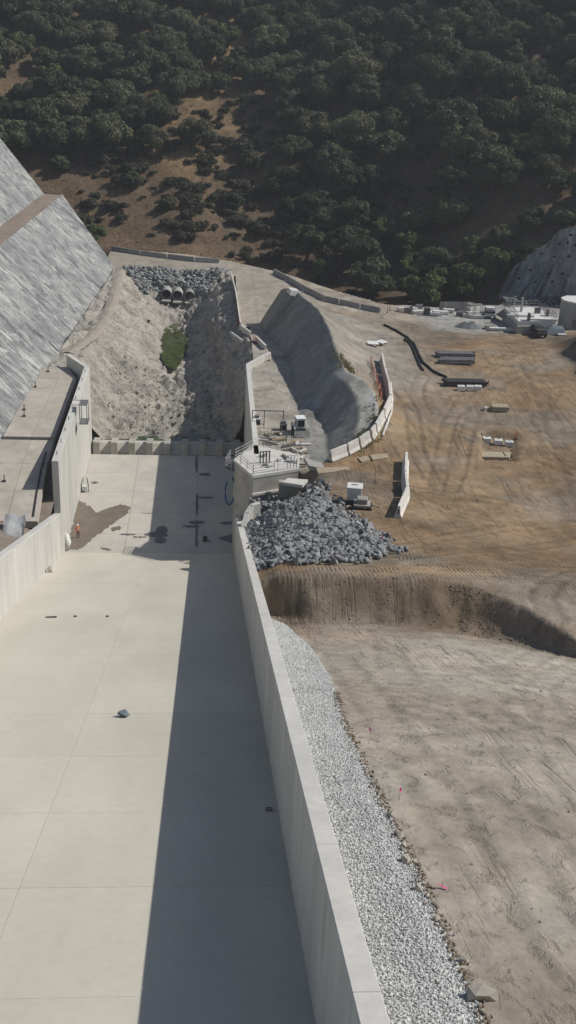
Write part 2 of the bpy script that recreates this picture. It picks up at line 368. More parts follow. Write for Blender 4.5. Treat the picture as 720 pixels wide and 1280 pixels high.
hb = np.array([atz(p, 11.5) for p in ((322, 398), (330, 415), (352, 436), (362, 455), (368, 480), (374, 510), (378, 535), (384, 560), (390, 574))])
hc = hc[np.argsort(hc[:, 1])]; hb = hb[np.argsort(hb[:, 1])]
HY0, HY1 = hc[0, 1], hc[-1, 1]
pile = [(500., 500.), (501., 500.), (501., 501.)]
gedge = np.array([atz(p, z)[:2] for p, z in (((330, 735), 20.8), ((352, 765), 20.2), ((385, 800), 23.0), ((408, 850), 26.0), ((430, 925), 30.6), ((470, 1000), 33.8), ((520, 1090), 36.4), ((560, 1180), 38.0), ((606, 1280), 39.4), ((690, 1480), 42.0))])
pit = [tuple(atz(p, 12.5)[:2]) for p in ((598, 575), (646, 577), (650, 541), (600, 538))]
tracks = [[atz(p, z)[:2] for p, z in tr] for tr in (
    [((545, 600), 13), ((552, 565), 13), ((560, 530), 12.5), ((578, 500), 12.5), ((600, 470), 12.5), ((640, 440), 12.5), ((720, 425), 12.5)],
    [((562, 612), 13), ((572, 585), 13), ((580, 548), 12.5), ((592, 515), 12.5), ((625, 480), 12.5), ((680, 450), 12.5)],
    [((645, 455), 12.5), ((660, 490), 12.5), ((680, 540), 13), ((700, 590), 13.5), ((720, 640), 14)],
    [((655, 450), 12.5), ((675, 490), 12.5), ((696, 540), 13), ((720, 590), 13.5)],
    [((500, 690), 17), ((560, 670), 15.5), ((620, 655), 15), ((720, 640), 14.5)],
    [((505, 705), 18), ((570, 690), 17), ((640, 680), 16.5), ((720, 660), 15.5)],
    [((720, 720), 18), ((690, 740), 19), ((672, 762), 20), ((690, 785), 20.5)],
    [((500, 480), 14), ((515, 520), 13), ((520, 560), 12.8), ((540, 600), 13)],
    [((520, 410), 12.4), ((580, 425), 12.4), ((640, 430), 12.4), ((720, 415), 12.4)],
    [((500, 400), 12.4), ((560, 412), 12.4), ((640, 420), 12.4)],
    [((420, 820), 24), ((455, 870), 28), ((490, 930), 31), ((540, 985), 34), ((585, 1060), 36.5), ((640, 1180), 38.5), ((700, 1280), 40)],
    [((440, 850), 26), ((560, 850), 26), ((650, 870), 27.5)],
    [((560, 800), 22), ((620, 840), 25), ((720, 870), 27)],
    [((520, 900), 29), ((610, 930), 31.5), ((720, 950), 32)],
    [((600, 1000), 34), ((650, 1080), 36.5), ((720, 1200), 38.5)],
    [((480, 970), 33), ((530, 1060), 36), ((580, 1150), 37.6), ((640, 1260), 39.4)])]
ntr = len(tracks); rt_ = random.Random(4)
for k in range(26):
    if k < 15: x0, y0, a0, st, cv = rt_.uniform(28, 58), rt_.uniform(-30, 55), rt_.uniform(0, 6.28), 2.6, rt_.uniform(-.14, .14)
    else: x0, y0, a0, st, cv = rt_.uniform(15, 30), rt_.uniform(-100, -60), 1.57+rt_.uniform(-.5, .9), 2.2, rt_.uniform(-.08, .08)
    pts = [(x0, y0)]
    for j in range(rt_.randint(6, 11)): a0 += cv; x0 += st*math.cos(a0); y0 += st*math.sin(a0); pts.append((x0, y0))
    if k < 15: pts = [(min(max(a_, 24.), 62.), min(b_, 62.)) for a_, b_ in pts if b_ > -34]
    else: pts = [(a_, b_) for a_, b_ in pts if b_ < -54 and a_ > 14.5]
    if len(pts) > 2: tracks.append(pts)
def gz(x, y, detail=True):
    x = np.asarray(x, float); y = np.asarray(y, float); d = -y
    low = S*d+np.interp(d, [40, 50, 64, 80, 200], [2.0, 2.2, 2.9, 3.9, 4.2])+.2*fbm(x*.07, y*.07, 2, 5)
    low = low-.03*np.clip(x-14, 0, 60)-.06*np.clip(x-19, 0, 25)*sm(84, 58, d)
    plat = np.interp(y, PY, PZ)+.25*fbm(x*.07, y*.07, 3, 8)*sm(13, 18, x)
    plat = plat-np.clip(x-24, 0, 40)*.06*sm(-4, -30, y)
    yc = np.interp(x, crest[:, 0], crest[:, 1])+.5*fbm(x*.3, x*0+3, 3, 2)
    yt = np.interp(x, toe[:, 0], toe[:, 1])+.5*fbm(x*.35, x*0+9, 3, 4)
    w = np.clip((y-yt)/np.maximum(yc-yt, .8), 0, 1); w = w*w*(3-2*w)*.15+w*.85
    z = low*(1-w)+plat*w
    z = z-.25*np.exp(-((y-yt)/1.2)**2)*0
    # mound beside the ramp, and the ramp itself
    xb = np.interp(y, hb[:, 1], hb[:, 0]); xc = np.interp(y, hc[:, 1], hc[:, 0]); zc = np.interp(y, hc[:, 1], hc[:, 2])
    t = np.clip((x-xb)/np.maximum(xc-xb, .5), 0, 1)
    bw = sm(24, 15, y); tb = np.clip((t-.30)/.44, 0, 1); tb = .90*tb+.10*np.clip((t-.74)/.26, 0, 1)
    face = 11.5+(zc-11.5)*((t**.92)*(1-bw)+tb*bw)
    wd_ = np.interp(y, [-2, 10, 25, 45, 62], [6, 7, 11, 15, 16])
    top = z+(np.maximum(zc, z)-z)*np.exp(-np.clip(x-xc, 0, 99)/wd_*1.9)*np.clip(1-(x-xc)/wd_/1.6, 0, 1)
    hm = np.where(x < xc, face, top)
    ins = sm(HY1+5.5, HY1-1, y)*sm(HY0-.6, HY0+.8, y)
    ramp = 11.5
    z1 = hm*ins+(1-ins)*np.where(y > HY1, np.minimum(z, 11.6), z)
    z = np.where((y > HY0-.6), z1, z)
    z = np.where((x < xb) & (y > HY0+.2), ramp, z)
    z = np.where((y > HY1) & (x < 22), np.minimum(z, 11.5+.02*(x-12)), z)
    z = np.where((y < -8) & (x < 22), np.minimum(z, np.maximum(-S*y+5.3-.55, 9.6)+.5*np.clip(x-10.9, 0, 40)), z)
    z = z-np.where(z > 8.5, 3.5*np.exp(-((x-13.9)/4.2)**4-((y+6.0)/4.6)**4)*(y < 3), 0)
    # rock-pile bed
    pd = inpoly(x, y, pile); pdist = segd(x, y, pile+[pile[0]])
    z = np.where(pd, z+.45*sm(0, 3, pdist)*sm(11.5, 14, x), z)
    # bank at far right edge
    z = z+6.5*sm(60.5, 69, x+.6*fbm(y*.2, y*0, 3, 6)*3)*sm(22, 34, y)*sm(54, 44, y)
    # pit with blocks
    ip = inpoly(x, y, pit); z = np.where(ip, z-.9*sm(0, .7, segd(x, y, pit+[pit[0]])), z)
    if detail:
        grav = (np.interp(y, gedge[::-1, 1], gedge[::-1, 0]) > x) & (y < -47)
        onramp = ((x < xb) & (y > HY0)) | (y > 96)
        a = np.where(onramp, .05, np.where(grav, .06, .13)); a = np.where(ins*(x < xc)*(x > xb) > .5, .22, a)
        a = np.where(y < -52, .07, a); a = a+.30*w*(1-w)*4*(y < -30)
        z = z+a*fbm(x*.55, y*.55, 5, 11)
        for tr in tracks:
            dd = segd(x, y, tr); kd = np.where(y < -50, .45, 1.); z = z-kd*.09*np.exp(-((dd-.85)/.24)**2)+kd*.045*np.exp(-((dd-1.3)/.24)**2)
    return z
def G(px): return march(px, lambda a, b: gz(a, b, False))
pile = [tuple(G(p)[:2]) for p in ((307, 672), (311, 650), (318, 632), (345, 614), (390, 611), (426, 640), (495, 688), (440, 703), (322, 714), (314, 700))]
def ax(segs):
    out = []
    for a, b, st in segs: out.append(np.arange(a, b, st))
    out.append([segs[-1][1]]); return np.concatenate(out)
gx = ax([(10.75, 40, .24), (40, 80, .55), (80, 125, 1.5)]); gy = ax([(-116, -38, .24), (-38, 76, .27), (76, 125, .8)])
gx = np.concatenate([ax([(-15, 10.7, .8)])[:-1], gx])
GX, GY = np.meshgrid(gx, gy); GZ = gz(GX, GY)
BX = np.array([-60, -12, 2, 11, 22, 30, 38, 48, 70, 130.]); BYv = np.array([124, 121.5, 117, 110.5, 99.5, 87, 77.5, 76, 82, 84.])   # far edge of the site
def by(x): return np.interp(x, BX, BYv)
edge = by(GX)
GZ = GZ-np.clip(GY-edge, 0, 4)*.9
cx = (GX[:-1, :-1]+GX[1:, 1:])/2; cy = (GY[:-1, :-1]+GY[1:, 1:])/2
keep = (cx > 10.7) & (cy < edge[:-1, :-1]+4)
keep &= ~((cx < 12.2) & (cy > -11) & (cy < 40))
keep &= ~((cx < 13.4) & (cy >= 37) & (cy < 60)) & ~((cx < 11.6) & (cy >= 60) & (cy < 97))
keep |= (cx <= 11.7) & (cy > 101.3) & (cy < edge[:-1, :-1]+4) & (cx > -14)
keep &= ~inpoly(cx, cy, [(9.8, -.5), (11.8, -5.2), (17.0, -3.0), (17.3, 1.2), (12.0, 4)])
me, used = grid_mesh('ground', GX, GY, GZ, keep)
X, Y, Zv = GX.ravel()[used], GY.ravel()[used], GZ.ravel()[used]
C = np.empty((len(X), 3)); n1 = fbm(X*.12, Y*.12, 4, 21)[:, None]; n2 = fbm(X*.6, Y*.6, 3, 22)[:, None]
brown = np.array([.25, .168, .098]); tan = np.array([.335, .245, .155]); greyb = np.array([.285, .243, .192]); dark = np.array([.150, .108, .070])
C[:] = brown+(tan-brown)*np.clip(.5+n1*1.2, 0, 1)
wl = sm(-44, -60, Y+1.2*fbm(X*.3, Y*.3, 3, 30)*4)[:, None]
lower = np.array([.40, .352, .292])+(np.array([.48, .432, .368])-np.array([.40, .352, .292]))*np.clip(.5+n1*1.4, 0, 1)
C = C*(1-wl)+lower*wl
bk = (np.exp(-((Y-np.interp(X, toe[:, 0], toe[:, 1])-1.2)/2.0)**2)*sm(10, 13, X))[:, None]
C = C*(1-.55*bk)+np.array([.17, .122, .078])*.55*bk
# damp, freshly worked band behind the bank
wb = (sm(-44, -40, Y)*sm(-20, -30, Y)*sm(12, 14, X))[:, None]*np.clip(.75+n1, 0, 1)
C = C*(1-.45*wb)+np.array([.215, .155, .098])*.45*wb
xe_g = lambda yy0: np.interp(yy0, gedge[::-1, 1], gedge[::-1, 0])
gr = sm(.25, -.25, X-np.interp(Y, gedge[::-1, 1], gedge[::-1, 0])+.25*fbm(X*1.2, Y*1.2, 3, 44))*(Y < -46.5)
C = C*(1-gr[:, None])+np.array([.50, .505, .49])*gr[:, None]
xb = np.interp(Y, hb[:, 1], hb[:, 0]); xc = np.interp(Y, hc[:, 1], hc[:, 0])
rampm = (sm(.6, -.2, X-xb)*sm(HY0-1, HY0+2, Y)*(Y < 200))[:, None]
C = C*(1-rampm)+(np.array([.40, .37, .325])+n2*.03)*rampm
topg = (sm(-.3, .6, X-xc)*sm(22, 10, X-xc+4*n1[:, 0])*sm(16, 30, Y)*sm(HY1+8, HY1, Y))[:, None]
C = C*(1-topg)+(np.array([.31, .285, .25])+n2*.04)*topg
fc = ((X > xb-.2) & (X < xc+.1) & (Y > HY0) & (Y < HY1+4))
bowl = sm(15, 10, Y)[:, None]*0+1
C = np.where(fc[:, None], np.array([.275, .285, .285])+n2*.02, C)
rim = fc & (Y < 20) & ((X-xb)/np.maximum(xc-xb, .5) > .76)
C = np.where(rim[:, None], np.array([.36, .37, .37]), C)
rd = (sm(78, 88, Y+.75*np.clip(X-12, 0, 26)))[:, None]*sm(60, 40, X)[:, None]
C = C*(1-rd)+(np.array([.395, .345, .285])+n1*.04)*rd
yd = (sm(56.5, 61, Y+2.5*n1[:, 0]-.1*(X-60))*sm(40, 46, X))[:, None]
C = C*(1-yd)+(np.array([.37, .365, .355])+n2*.03)*yd
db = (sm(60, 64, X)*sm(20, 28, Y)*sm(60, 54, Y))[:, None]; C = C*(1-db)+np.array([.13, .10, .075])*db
for q_, tr in enumerate(tracks):
    dd = segd(X, Y, tr); wv = .55+.45*fbm(X*.3, Y*.3, 3, 70+q_); k = (np.exp(-((dd-.85)/.30)**2)*wv*(.75 if q_ < 10 else .5))[:, None]; C = C*(1-k)+C*.60*k; k = (np.exp(-((dd-1.4)/.35)**2)*wv*.3)[:, None]; C = C*(1-k)+C*1.2*k
C = C*(1+np.where(Y < -50, .17, .30)*fbm(X*.22, Y*.30, 5, 101)+np.where(Y < -50, .17, .26)*fbm(X*.8, Y*1.0, 4, 102))[:, None]; gt = np.clip(fbm(X*.09+4, Y*.13, 4, 103)*2, 0, .5)[:, None]; C = C*(1-gt)+np.mean(C, 1, keepdims=True)*np.array([1.06, 1.0, .88])*gt
pm = inpoly(X, Y, pile)[:, None]; C = np.where(pm, np.array([.15, .155, .155]), C)
dm = np.clip(1-rampm[:, 0]-rd[:, 0]-yd[:, 0]-gr-topg[:, 0]*.7, 0, 1)*(~fc)
tread = sm(-47, -45, Y)*sm(-33, -37, Y)*sm(11, 13, X); tread2 = sm(-50, -56, Y)*sm(-95, -60, Y)*(X > xe_g(Y)+.3)*.8
rd2 = (sm(58, 64, Y)*sm(24, 21, X))[:, None]; C = C*(1-rd2)+(np.array([.395, .355, .30])+n2*.03)*rd2; dm = dm*(1-rd2[:, 0])
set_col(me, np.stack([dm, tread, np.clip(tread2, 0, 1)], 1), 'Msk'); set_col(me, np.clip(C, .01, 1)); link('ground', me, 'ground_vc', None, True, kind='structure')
# ---- hillside beyond the road
HBX = np.array([-60, -12, 20, 50, 62, 75, 130.]); HBY = np.array([124, 121.5, 112, 103, 93, 85, 80.])   # foot of the hill proper
def hz(x, y):
    x = np.asarray(x, float); y = np.asarray(y, float); D = y-np.interp(x, HBX, HBY); E_ = y-by(x)
    xg = 16+.12*(y-110)
    rise = np.interp(D, [-60, 0, 8, 16, 60, 130, 220, 600], [6, 6.3, 8, 11, 33, 68, 94, 140]); rise = rise*sm(0, 5, E_)+(1-sm(0, 5, E_))*np.maximum(rise, 9.5)
    r2 = np.interp(D, [0, 4, 12, 60, 130, 220, 600], [10.9, 10.8, 12.5, 34, 66, 92, 140]); wl_ = sm(16, -2, x); rise = r2*wl_+rise*(1-wl_)
    side = .20*14*np.log1p(np.exp(np.clip((x-xg-6)/14, -20, 20)))+.22*np.clip(-20-x, 0, 80)*sm(0, 40, D)
    side = side*sm(2, 40, D)
    g = -3*np.exp(-((x-xg)/16.)**2)*sm(12, 50, D)+4*np.exp(-((x+18-.2*D)/15)**2)*sm(15, 60, D)
    g2 = -4*np.exp(-((x-75-.1*D)/12)**2)*sm(25, 60, D)
    nz = 3.0*fbm(x*.03, y*.03, 4, 51)*sm(2, 30, D)+.9*fbm(x*.15, y*.15, 4, 52)*sm(0, 10, D)
    return rise+side+g+g2+nz
hx = ax([(-190, -70, 3), (-70, 130, 1.25), (130, 300, 4)]); hu = ax([(0, 110, 1.1), (110, 230, 2.5), (230, 620, 14)])
HX, HU = np.meshgrid(hx, hu); HYY = by(HX)+1.5+HU; HZ = hz(HX, HYY)
HZ[0] -= 2
me, used = grid_mesh('hillside', HX, HYY, HZ)
n1 = fbm(HX*.045, HYY*.045, 4, 61).ravel()[:, None]; n2 = fbm(HX*.3, HYY*.3, 4, 62).ravel()[:, None]
gold = np.array([.33, .225, .115]); dirt = np.array([.165, .118, .078]); scrub = np.array([.085, .075, .05])
pxy = to_px(np.stack([HX, HYY, HZ], -1).reshape(-1, 3))
C = dirt+(gold-dirt)*np.clip(.22+n1*1.5+n2*1.0, 0, 1)
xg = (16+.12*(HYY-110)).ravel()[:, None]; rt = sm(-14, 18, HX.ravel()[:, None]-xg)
C = C*(1-rt*.75)+np.array([.115, .083, .06])*rt*.75  # darker right of the gully: brush tone plus hillside shade put into the colour
DD = (HYY-by(HX)).ravel()[:, None]; vg = sm(12, 4, DD)*sm(8, 12, HX.ravel()[:, None])*sm(28, 22, HX.ravel()[:, None]); C = C*(1-vg)+np.array([.33, .23, .12])*vg
sc_ = np.clip(n2*2.2+n1*.8-.25, 0, 1); C = C*(1-.7*sc_)+scrub*.7*sc_
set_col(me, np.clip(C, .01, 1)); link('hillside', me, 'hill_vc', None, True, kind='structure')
def HG(px): return march(px, lambda a, b: np.where(b > by(a)+1.5, hz(a, b), -50))
# ---- big shotcrete cut on the left
def xt(y): return np.interp(y, [-60, 5, 39, 60, 104, 140], [-19.5, -17.9, -16.6, -15.0, -11.6, -9.0])
def zt(y): return np.interp(y, [-60, -8, 10, 33, 104], [22, 8.2, 10.3, 10.7, 11.2])
ys = np.linspace(-55, 103.5, 330)
def slope_rows(z0f, zs, off):
    rows = []
    for a in zs: rows.append(a)
    return rows
rows = []
for k, f in enumerate(np.linspace(0, 1, 60)):
    r = []
    for y0 in ys:
        zb = zt(y0)-.6; z = zb+(22.5-zb)*f; g = (y0+55)/158.5
        r.append((xt(y0)-(z-zb)*1.0, y0+g**2.5*(z-11)*1.25, z))
    rows.append(r)
o, RR = loft('shotcrete_slope', rows, 330, 'shotcrete', .42, .22, None, 13, None, .5, kind='structure')
top = RR[-1]
rows = []
for f in np.linspace(0, 1, 6):
    rows.append([(p[0]-.02-3.7*f, p[1]+.0, 22.5+.10*f+.15*math.sin(p[1]*.3)*(0 < f < 1)) for p in top])
loft('slope_bench', rows, 200, 'bench_dirt', .1, .8, None, 5, kind='structure')
rows = []
for f in np.linspace(0, 1, 26):
    rows.append([(p[0]-3.6-24*f, p[1]+f*5*(i/len(top))**6*4, 22.45+24*f) for i, p in enumerate(top)])
loft('upper_shotcrete_slope', rows, 260, 'shotcrete', .4, .3, None, 23, None, .5, kind='structure')
# far end of the cut, natural ground running back from the edge
rows = []
endp = [RR[k][-1] for k in range(0, 60, 6)]+[RR[-1][-1]]+[(top[-1][0]-3.7, top[-1][1], 22.6)]+[(top[-1][0]-3.6-24*f, top[-1][1]+f*20, 22.45+24*f) for f in (.25, .5, .75, 1)]
for f in np.linspace(0, 1, 12): rows.append([(p[0]-f*18-2*f*f, p[1]+f*9, p[2]-f*(1.5+.25*(p[2]-11))) for p in endp])
loft('slope_shoulder', rows, 50, 'bench_dirt', .3, .4, None, 6, kind='structure')
# ---- channel beyond the basin
CH = [(36.2, [(-17, 10.5), (-14.2, 10.2), (-12.2, 8), (-10.3, 2.2), (-8.5, .1), (-4, -.4), (1, -.5), (6, -.3), (10.4, .2), (11.6, 3), (12.4, 8), (13.6, 11.45)]),
      (38.5, [(-16.8, 10.5), (-14.0, 10.2), (-11.6, 7.5), (-9.8, 3.2), (-8, 1.0), (-4, .5), (1, .4), (6, .5), (9.9, 1.0), (11.4, 3.6), (12.4, 8), (13.6, 11.45)]),
      (44, [(-16.2, 10.6), (-12.6, 10.2), (-10.2, 7.2), (-8.3, 4.2), (-5.5, 2.0), (-2, 1.2), (1, 1.0), (5, 1.3), (8.2, 2.2), (10.3, 4.6), (11.9, 8.6), (13.6, 11.45)]),
      (52, [(-15.6, 10.7), (-12, 10.3), (-9.6, 8.0), (-7.4, 5.8), (-4.8, 3.8), (-1.4, 2.5), (1.1, 2.1), (3.6, 2.6), (6.3, 3.4), (8.9, 5.2), (10.9, 8.9), (13.2, 11.45)]),
      (61, [(-14.9, 10.8), (-11.8, 10.5), (-9.2, 8.8), (-6.4, 6.9), (-3.6, 5.0), (-1.2, 3.8), (.9, 3.4), (2.9, 3.9), (5.2, 5.0), (7.2, 6.6), (9.2, 9.6), (11.6, 11.45)]),
      (74, [(-13.9, 11.0), (-11.6, 10.7), (-8.9, 9.1), (-5.9, 7.2), (-3.2, 5.2), (-1.6, 3.8), (.6, 3.3), (2.6, 3.8), (4.8, 5.3), (6.6, 7.0), (8.4, 9.6), (11.4, 11.45)]),
      (87, [(-12.9, 11.1), (-11.2, 10.8), (-8.6, 9.3), (-5.4, 7.4), (-2.9, 5.6), (-1.2, 4.2), (.5, 3.7), (2.4, 4.2), (4.6, 5.8), (6.5, 7.6), (8.4, 9.9), (11.3, 11.45)]),
      (94.5, [(-12.3, 11.2), (-10.9, 11.0), (-8.2, 9.6), (-5, 8.0), (-3, 7.1), (-1.2, 6.6), (.5, 6.4), (2.2, 6.7), (4.6, 7.6), (6.8, 9.2), (8.8, 10.8), (11.4, 11.45)]),
      (101.6, [(-12, 11.35), (-10.5, 11.3), (-8, 11.4), (-5, 11.4), (-3, 11.4), (-1.2, 11.4), (.5, 11.4), (2.2, 11.4), (4.6, 11.4), (6.8, 11.4), (9, 11.4), (11.4, 11.45)])]
rows = []
for i in range(len(CH)-1):
    y0, a = CH[i]; y1, b = CH[i+1]; nn = max(3, int((y1-y0)/.35))
    for k in range(nn if i < len(CH)-2 else nn+1):
        f = k/nn; f2 = f if i in (0, len(CH)-2) else f*f*(3-2*f)*.5+f*.5
        rows.append([(p[0]*(1-f2)+q[0]*f2, y0*(1-f)+y1*f, p[1]*(1-f2)+q[1]*f2) for p, q in zip(a, b)])
o, CR = loft('channel_bed', rows, 130, 'channel_rock', .75, .30, None, 31, None, 1.1, kind='structure')
def chz(x, y):
    j = np.argmin(np.abs(CR[:, 60, 1]-y)); r = CR[j]; return float(np.interp(x, r[:, 0], r[:, 2]))
pth = [atz(p, z) for p, z in (((152, 333), 11.5), ((146, 352), 11.3), ((140, 378), 11.1), ((128, 402), 11.0), ((110, 422), 10.9), ((84, 441), 10.8))]
pth = [np.array([p[0], p[1], max(p[2], chz(p[0], p[1])+.25)]) for p in pth]
loft('bench_path', [[p+np.array([o_, 0, -.25*abs(o_)**1.5]) for p in pth] for o_ in (-1.1, -.5, 0, .5, 1.1)], 60, 'path_dirt', .22, .9, None, 81, 14, .5, kind='structure')
# pools
V = []; th = np.linspace(0, 2*math.pi, 40, endpoint=False)
pts = [(.55+2.5*math.cos(t)*(1+.12*math.sin(3*t)), 74.5+14.5*math.sin(t)*(1+.05*math.cos(5*t)), 4.12) for t in th]
MB().poly(pts, [tuple(range(40))]).build('pond_water', 'pond_water', kind='structure')
MB().poly([(-11, 34.3, .32), (12, 34.3, .32), (12, 39.2, .32), (-11, 39.2, .32)], [(0, 1, 2, 3)]).build('pool_water', 'pond_water', kind='structure')
# ================================================================== SPILLWAY
floor = bpy.data.objects.new('chute_floor', None); COL.objects.link(floor); floor['kind'] = 'structure'
dj = [0, 7.2, 14.6, 22, 29.4, 37.0, 44.4, 51.6, 58.8, 65.9, 73.3, 80.7, 87.9, 95.2, 102.6, 110]
for a, b in zip(dj[:-1], dj[1:]):
    for x0, x1 in ((-9.995, -.006), (.006, 9.995)):
        y0, y1 = -a-(.006 if a else 0), -b+.006; dz = random.uniform(-.003, .003)
        MB().hexa([(x0, y1, -S*y1-.5), (x1, y1, -S*y1-.5), (x1, y0, -S*y0-.5), (x0, y0, -S*y0-.5), (x0, y1, -S*y1+dz), (x1, y1, -S*y1+dz), (x1, y0, -S*y0+dz), (x0, y0, -S*y0+dz)]).build('slab', 'slab_concrete', floor)
MB().hexa([(-10, -110, S*110-1.2), (10, -110, S*110-1.2), (10, 0, -1.2), (-10, 0, -1.2), (-10, -110, S*110-.08), (10, -110, S*110-.08), (10, 0, -.08), (-10, 0, -.08)]).build('joint_bed', 'old_concrete', floor)
bas = bpy.data.objects.new('basin_floor', None); COL.objects.link(bas); bas['kind'] = 'structure'
xs = [-9.99, -3.07, 5.35, 12.0]; ysb = [.012, 5.2, 11.5, 18.0, 24.6, 31.4]
for i in range(3):
    for j in range(5):
        MB().box(((xs[i]+xs[i+1])/2, (ysb[j]+ysb[j+1])/2, -.25), (xs[i+1]-xs[i]-.035, ysb[j+1]-ysb[j]-.035, .5+random.uniform(-.008, .008))).build('slab', 'basin_concrete', bas)
MB().box((1, 16, -.6), (22.6, 36, 1.0)).build('joint_bed', 'wet_stain', bas)
# wet patches on the basin floor: thin films with ragged outlines
def film(pxs, m, z=.012, name='wet_patch', rag=.18, seed=0):
    P = [atz(p, z)[:2] for p in pxs]; r = random.Random(seed); Q = []
    for i in range(len(P)):
        a, b = P[i], P[(i+1) % len(P)]
        for k in range(5):
            q = a+(b-a)*k/5; s_ = 1 if k == 0 else 1
            Q.append((q[0]+r.uniform(-rag, rag)*s_, q[1]+r.uniform(-rag, rag)*1.6*s_, z))
    return MB().poly(Q, [tuple(range(len(Q)))]).build(name, m, bas)
film([(98, 625), (112, 632), (120, 641), (135, 635), (150, 630), (163, 634), (160, 642), (140, 655), (128, 664), (112, 676), (100, 687), (86, 687), (88, 668), (94, 645)], 'wet_concrete', seed=1)
film([(137, 660), (150, 657), (151, 662), (140, 664)], 'wet_concrete', rag=.1, seed=2)
film([(126, 684), (135, 685), (139, 688), (128, 688)], 'wet_concrete', rag=.1, seed=3)
for k, (cx0, cy0, rx, ry) in enumerate(((196, 668, 16, 4), (203, 662, 9, 5), (200, 676, 9, 5), (245, 653, 11, 3), (240, 658, 14, 2), (258, 622, 14, 2), (256, 593, 10, 2.5), (262, 565, 24, 2), (285, 568, 10, 2.5), (284, 654, 10, 2), (288, 673, 14, 5), (208, 566, 7, 2), (246, 670, 2, 18), (246, 580, 2, 14), (246, 630, 2, 14), (118, 603, 5, 1.5), (160, 668, 12, 1.5), (175, 671, 10, 1.2))):
    film([(cx0+rx*math.cos(t)*random.uniform(.7, 1.1), cy0+ry*math.sin(t)*random.uniform(.7, 1.1)) for t in np.linspace(0, 6.28, 9)[:-1]], 'wet_stain', .010+.0006*k, rag=.10, seed=20+k)
# ---- side walls
def wall(name, label, segs, T, side, m='wall_concrete'):
    """segs: list of plan stations (x, y, z_base, z_top); side=+1 thickness to the right"""
    t = thing(name, label, 'retaining wall', (segs[0][0], segs[0][1], segs[0][2]))
    off = Vector(t.location)
    for (a, b) in zip(segs[:-1], segs[1:]):
        d = Vector((b[0]-a[0], b[1]-a[1], 0)).normalized(); n_ = Vector((d.y, -d.x, 0))
        if n_.x*side < 0 and abs(n_.x) > .3: n_ = -n_
        g = .008; A = Vector((a[0], a[1], 0))+d*g; B = Vector((b[0], b[1], 0))-d*g
        def hexa(lo_a, hi_a, lo_b, hi_b, o0, o1):
            P = []
            for lo, hi in ((0, 0),):
                pass
            q = [(A+n_*o0, lo_a), (B+n_*o0, lo_b), (B+n_*o1, lo_b), (A+n_*o1, lo_a), (A+n_*o0, hi_a), (B+n_*o0, hi_b), (B+n_*o1, hi_b), (A+n_*o1, hi_a)]
            return [(p.x-off.x, p.y-off.y, z-off.z) for p, z in q]
        MB().hexa(hexa(a[2], a[3]-.18, b[2], b[3]-.18, 0, T)).build('wall_panel', m, t)
        MB().hexa(hexa(a[3]-.178, a[3], b[3]-.178, b[3], -.012, T+.012)).build('coping', 'coping_concrete', t, .02)
    return t
def chain(x, d0, d1, h, st=7.4):
    ds = np.linspace(d0, d1, max(2, int(abs(d1-d0)/st)+1)); return [(x, -d, S*d-1.2, S*d+h) for d in ds]
wall('chute_wall', 'long pale concrete wall along the right side of the spillway chute', chain(10.0, 0, 110, 5.3), .62, 1)
wall('chute_wall', 'pale concrete wall along the left edge of the spillway chute', chain(-10.0, 2.0, 110, 5.3), .7, -1)
yy = np.linspace(-1.95, 33.4, 6)
wall('basin_wall', 'tall white concrete wall on the left side of the stilling basin', [(-10.0, y, -1.0, H) for y in yy], .75, -1)
wall('return_wall', 'short concrete return wall at the far end of the tall left basin wall', [(-10.05, 33.45, -1.0, H), (-13.4, 39.3, 5.0, H)], .6, -1)
yy = np.linspace(1.2, 36.6, 6)
wall('basin_wall', 'concrete wall on the right side of the stilling basin beyond the platform tower', [(12.1, y, -1.0, H) for y in yy], .6, 1)
wall('return_wall', 'cream concrete return wall turning right at the far end of the right basin wall', [(12.15, 36.65, 6, H), (15.6, 42.6, 9.5, H+.1)], .5, 1, 'coping_concrete')
wall('wing_wall', 'short flared concrete wing wall between the right chute wall and the platform tower', [(10.3, -13.6, 7, 10.1), (10.7, -12.2, 8, 11.1), (11.3, -11.2, 9, 11.6), (12.2, -10.7, 9, 11.7)], .5, 1)
# form-tie pins and outlet pipes on the left wall
for i, y in enumerate(np.linspace(0, 31, 9)):
    tag(MB().tube([(-10.4, y, H), (-10.4, y, H+.45)], .05).build('wall_pin', 'steel_dark'), 'thin dark steel pin standing on the tall left basin wall', 'pin', 'pins along the left basin wall top')
tl = thing('hanging_scaffold', 'small dark scaffold bracket hooked over the tall left basin wall', 'scaffold', (-9.4, 15.5, H))
for dx in (0, .9): MB().tube([(dx, -.9, -1.6), (dx, -.9, .9), (dx-1.3, -.9, .9)], .05).build('bracket', 'steel_grey', tl)
for dx in (0, .9): MB().tube([(dx, .9, -1.6), (dx, .9, .9), (dx-1.3, .9, .9)], .05).build('bracket', 'steel_grey', tl)
MB().box((.45, 0, -1.6), (1.1, 2.2, .06)).build('plank', 'steel_grey', tl)
MB().box((.45, 0, .9), (1.0, 2.2, .05)).build('top_plank', 'steel_grey', tl)
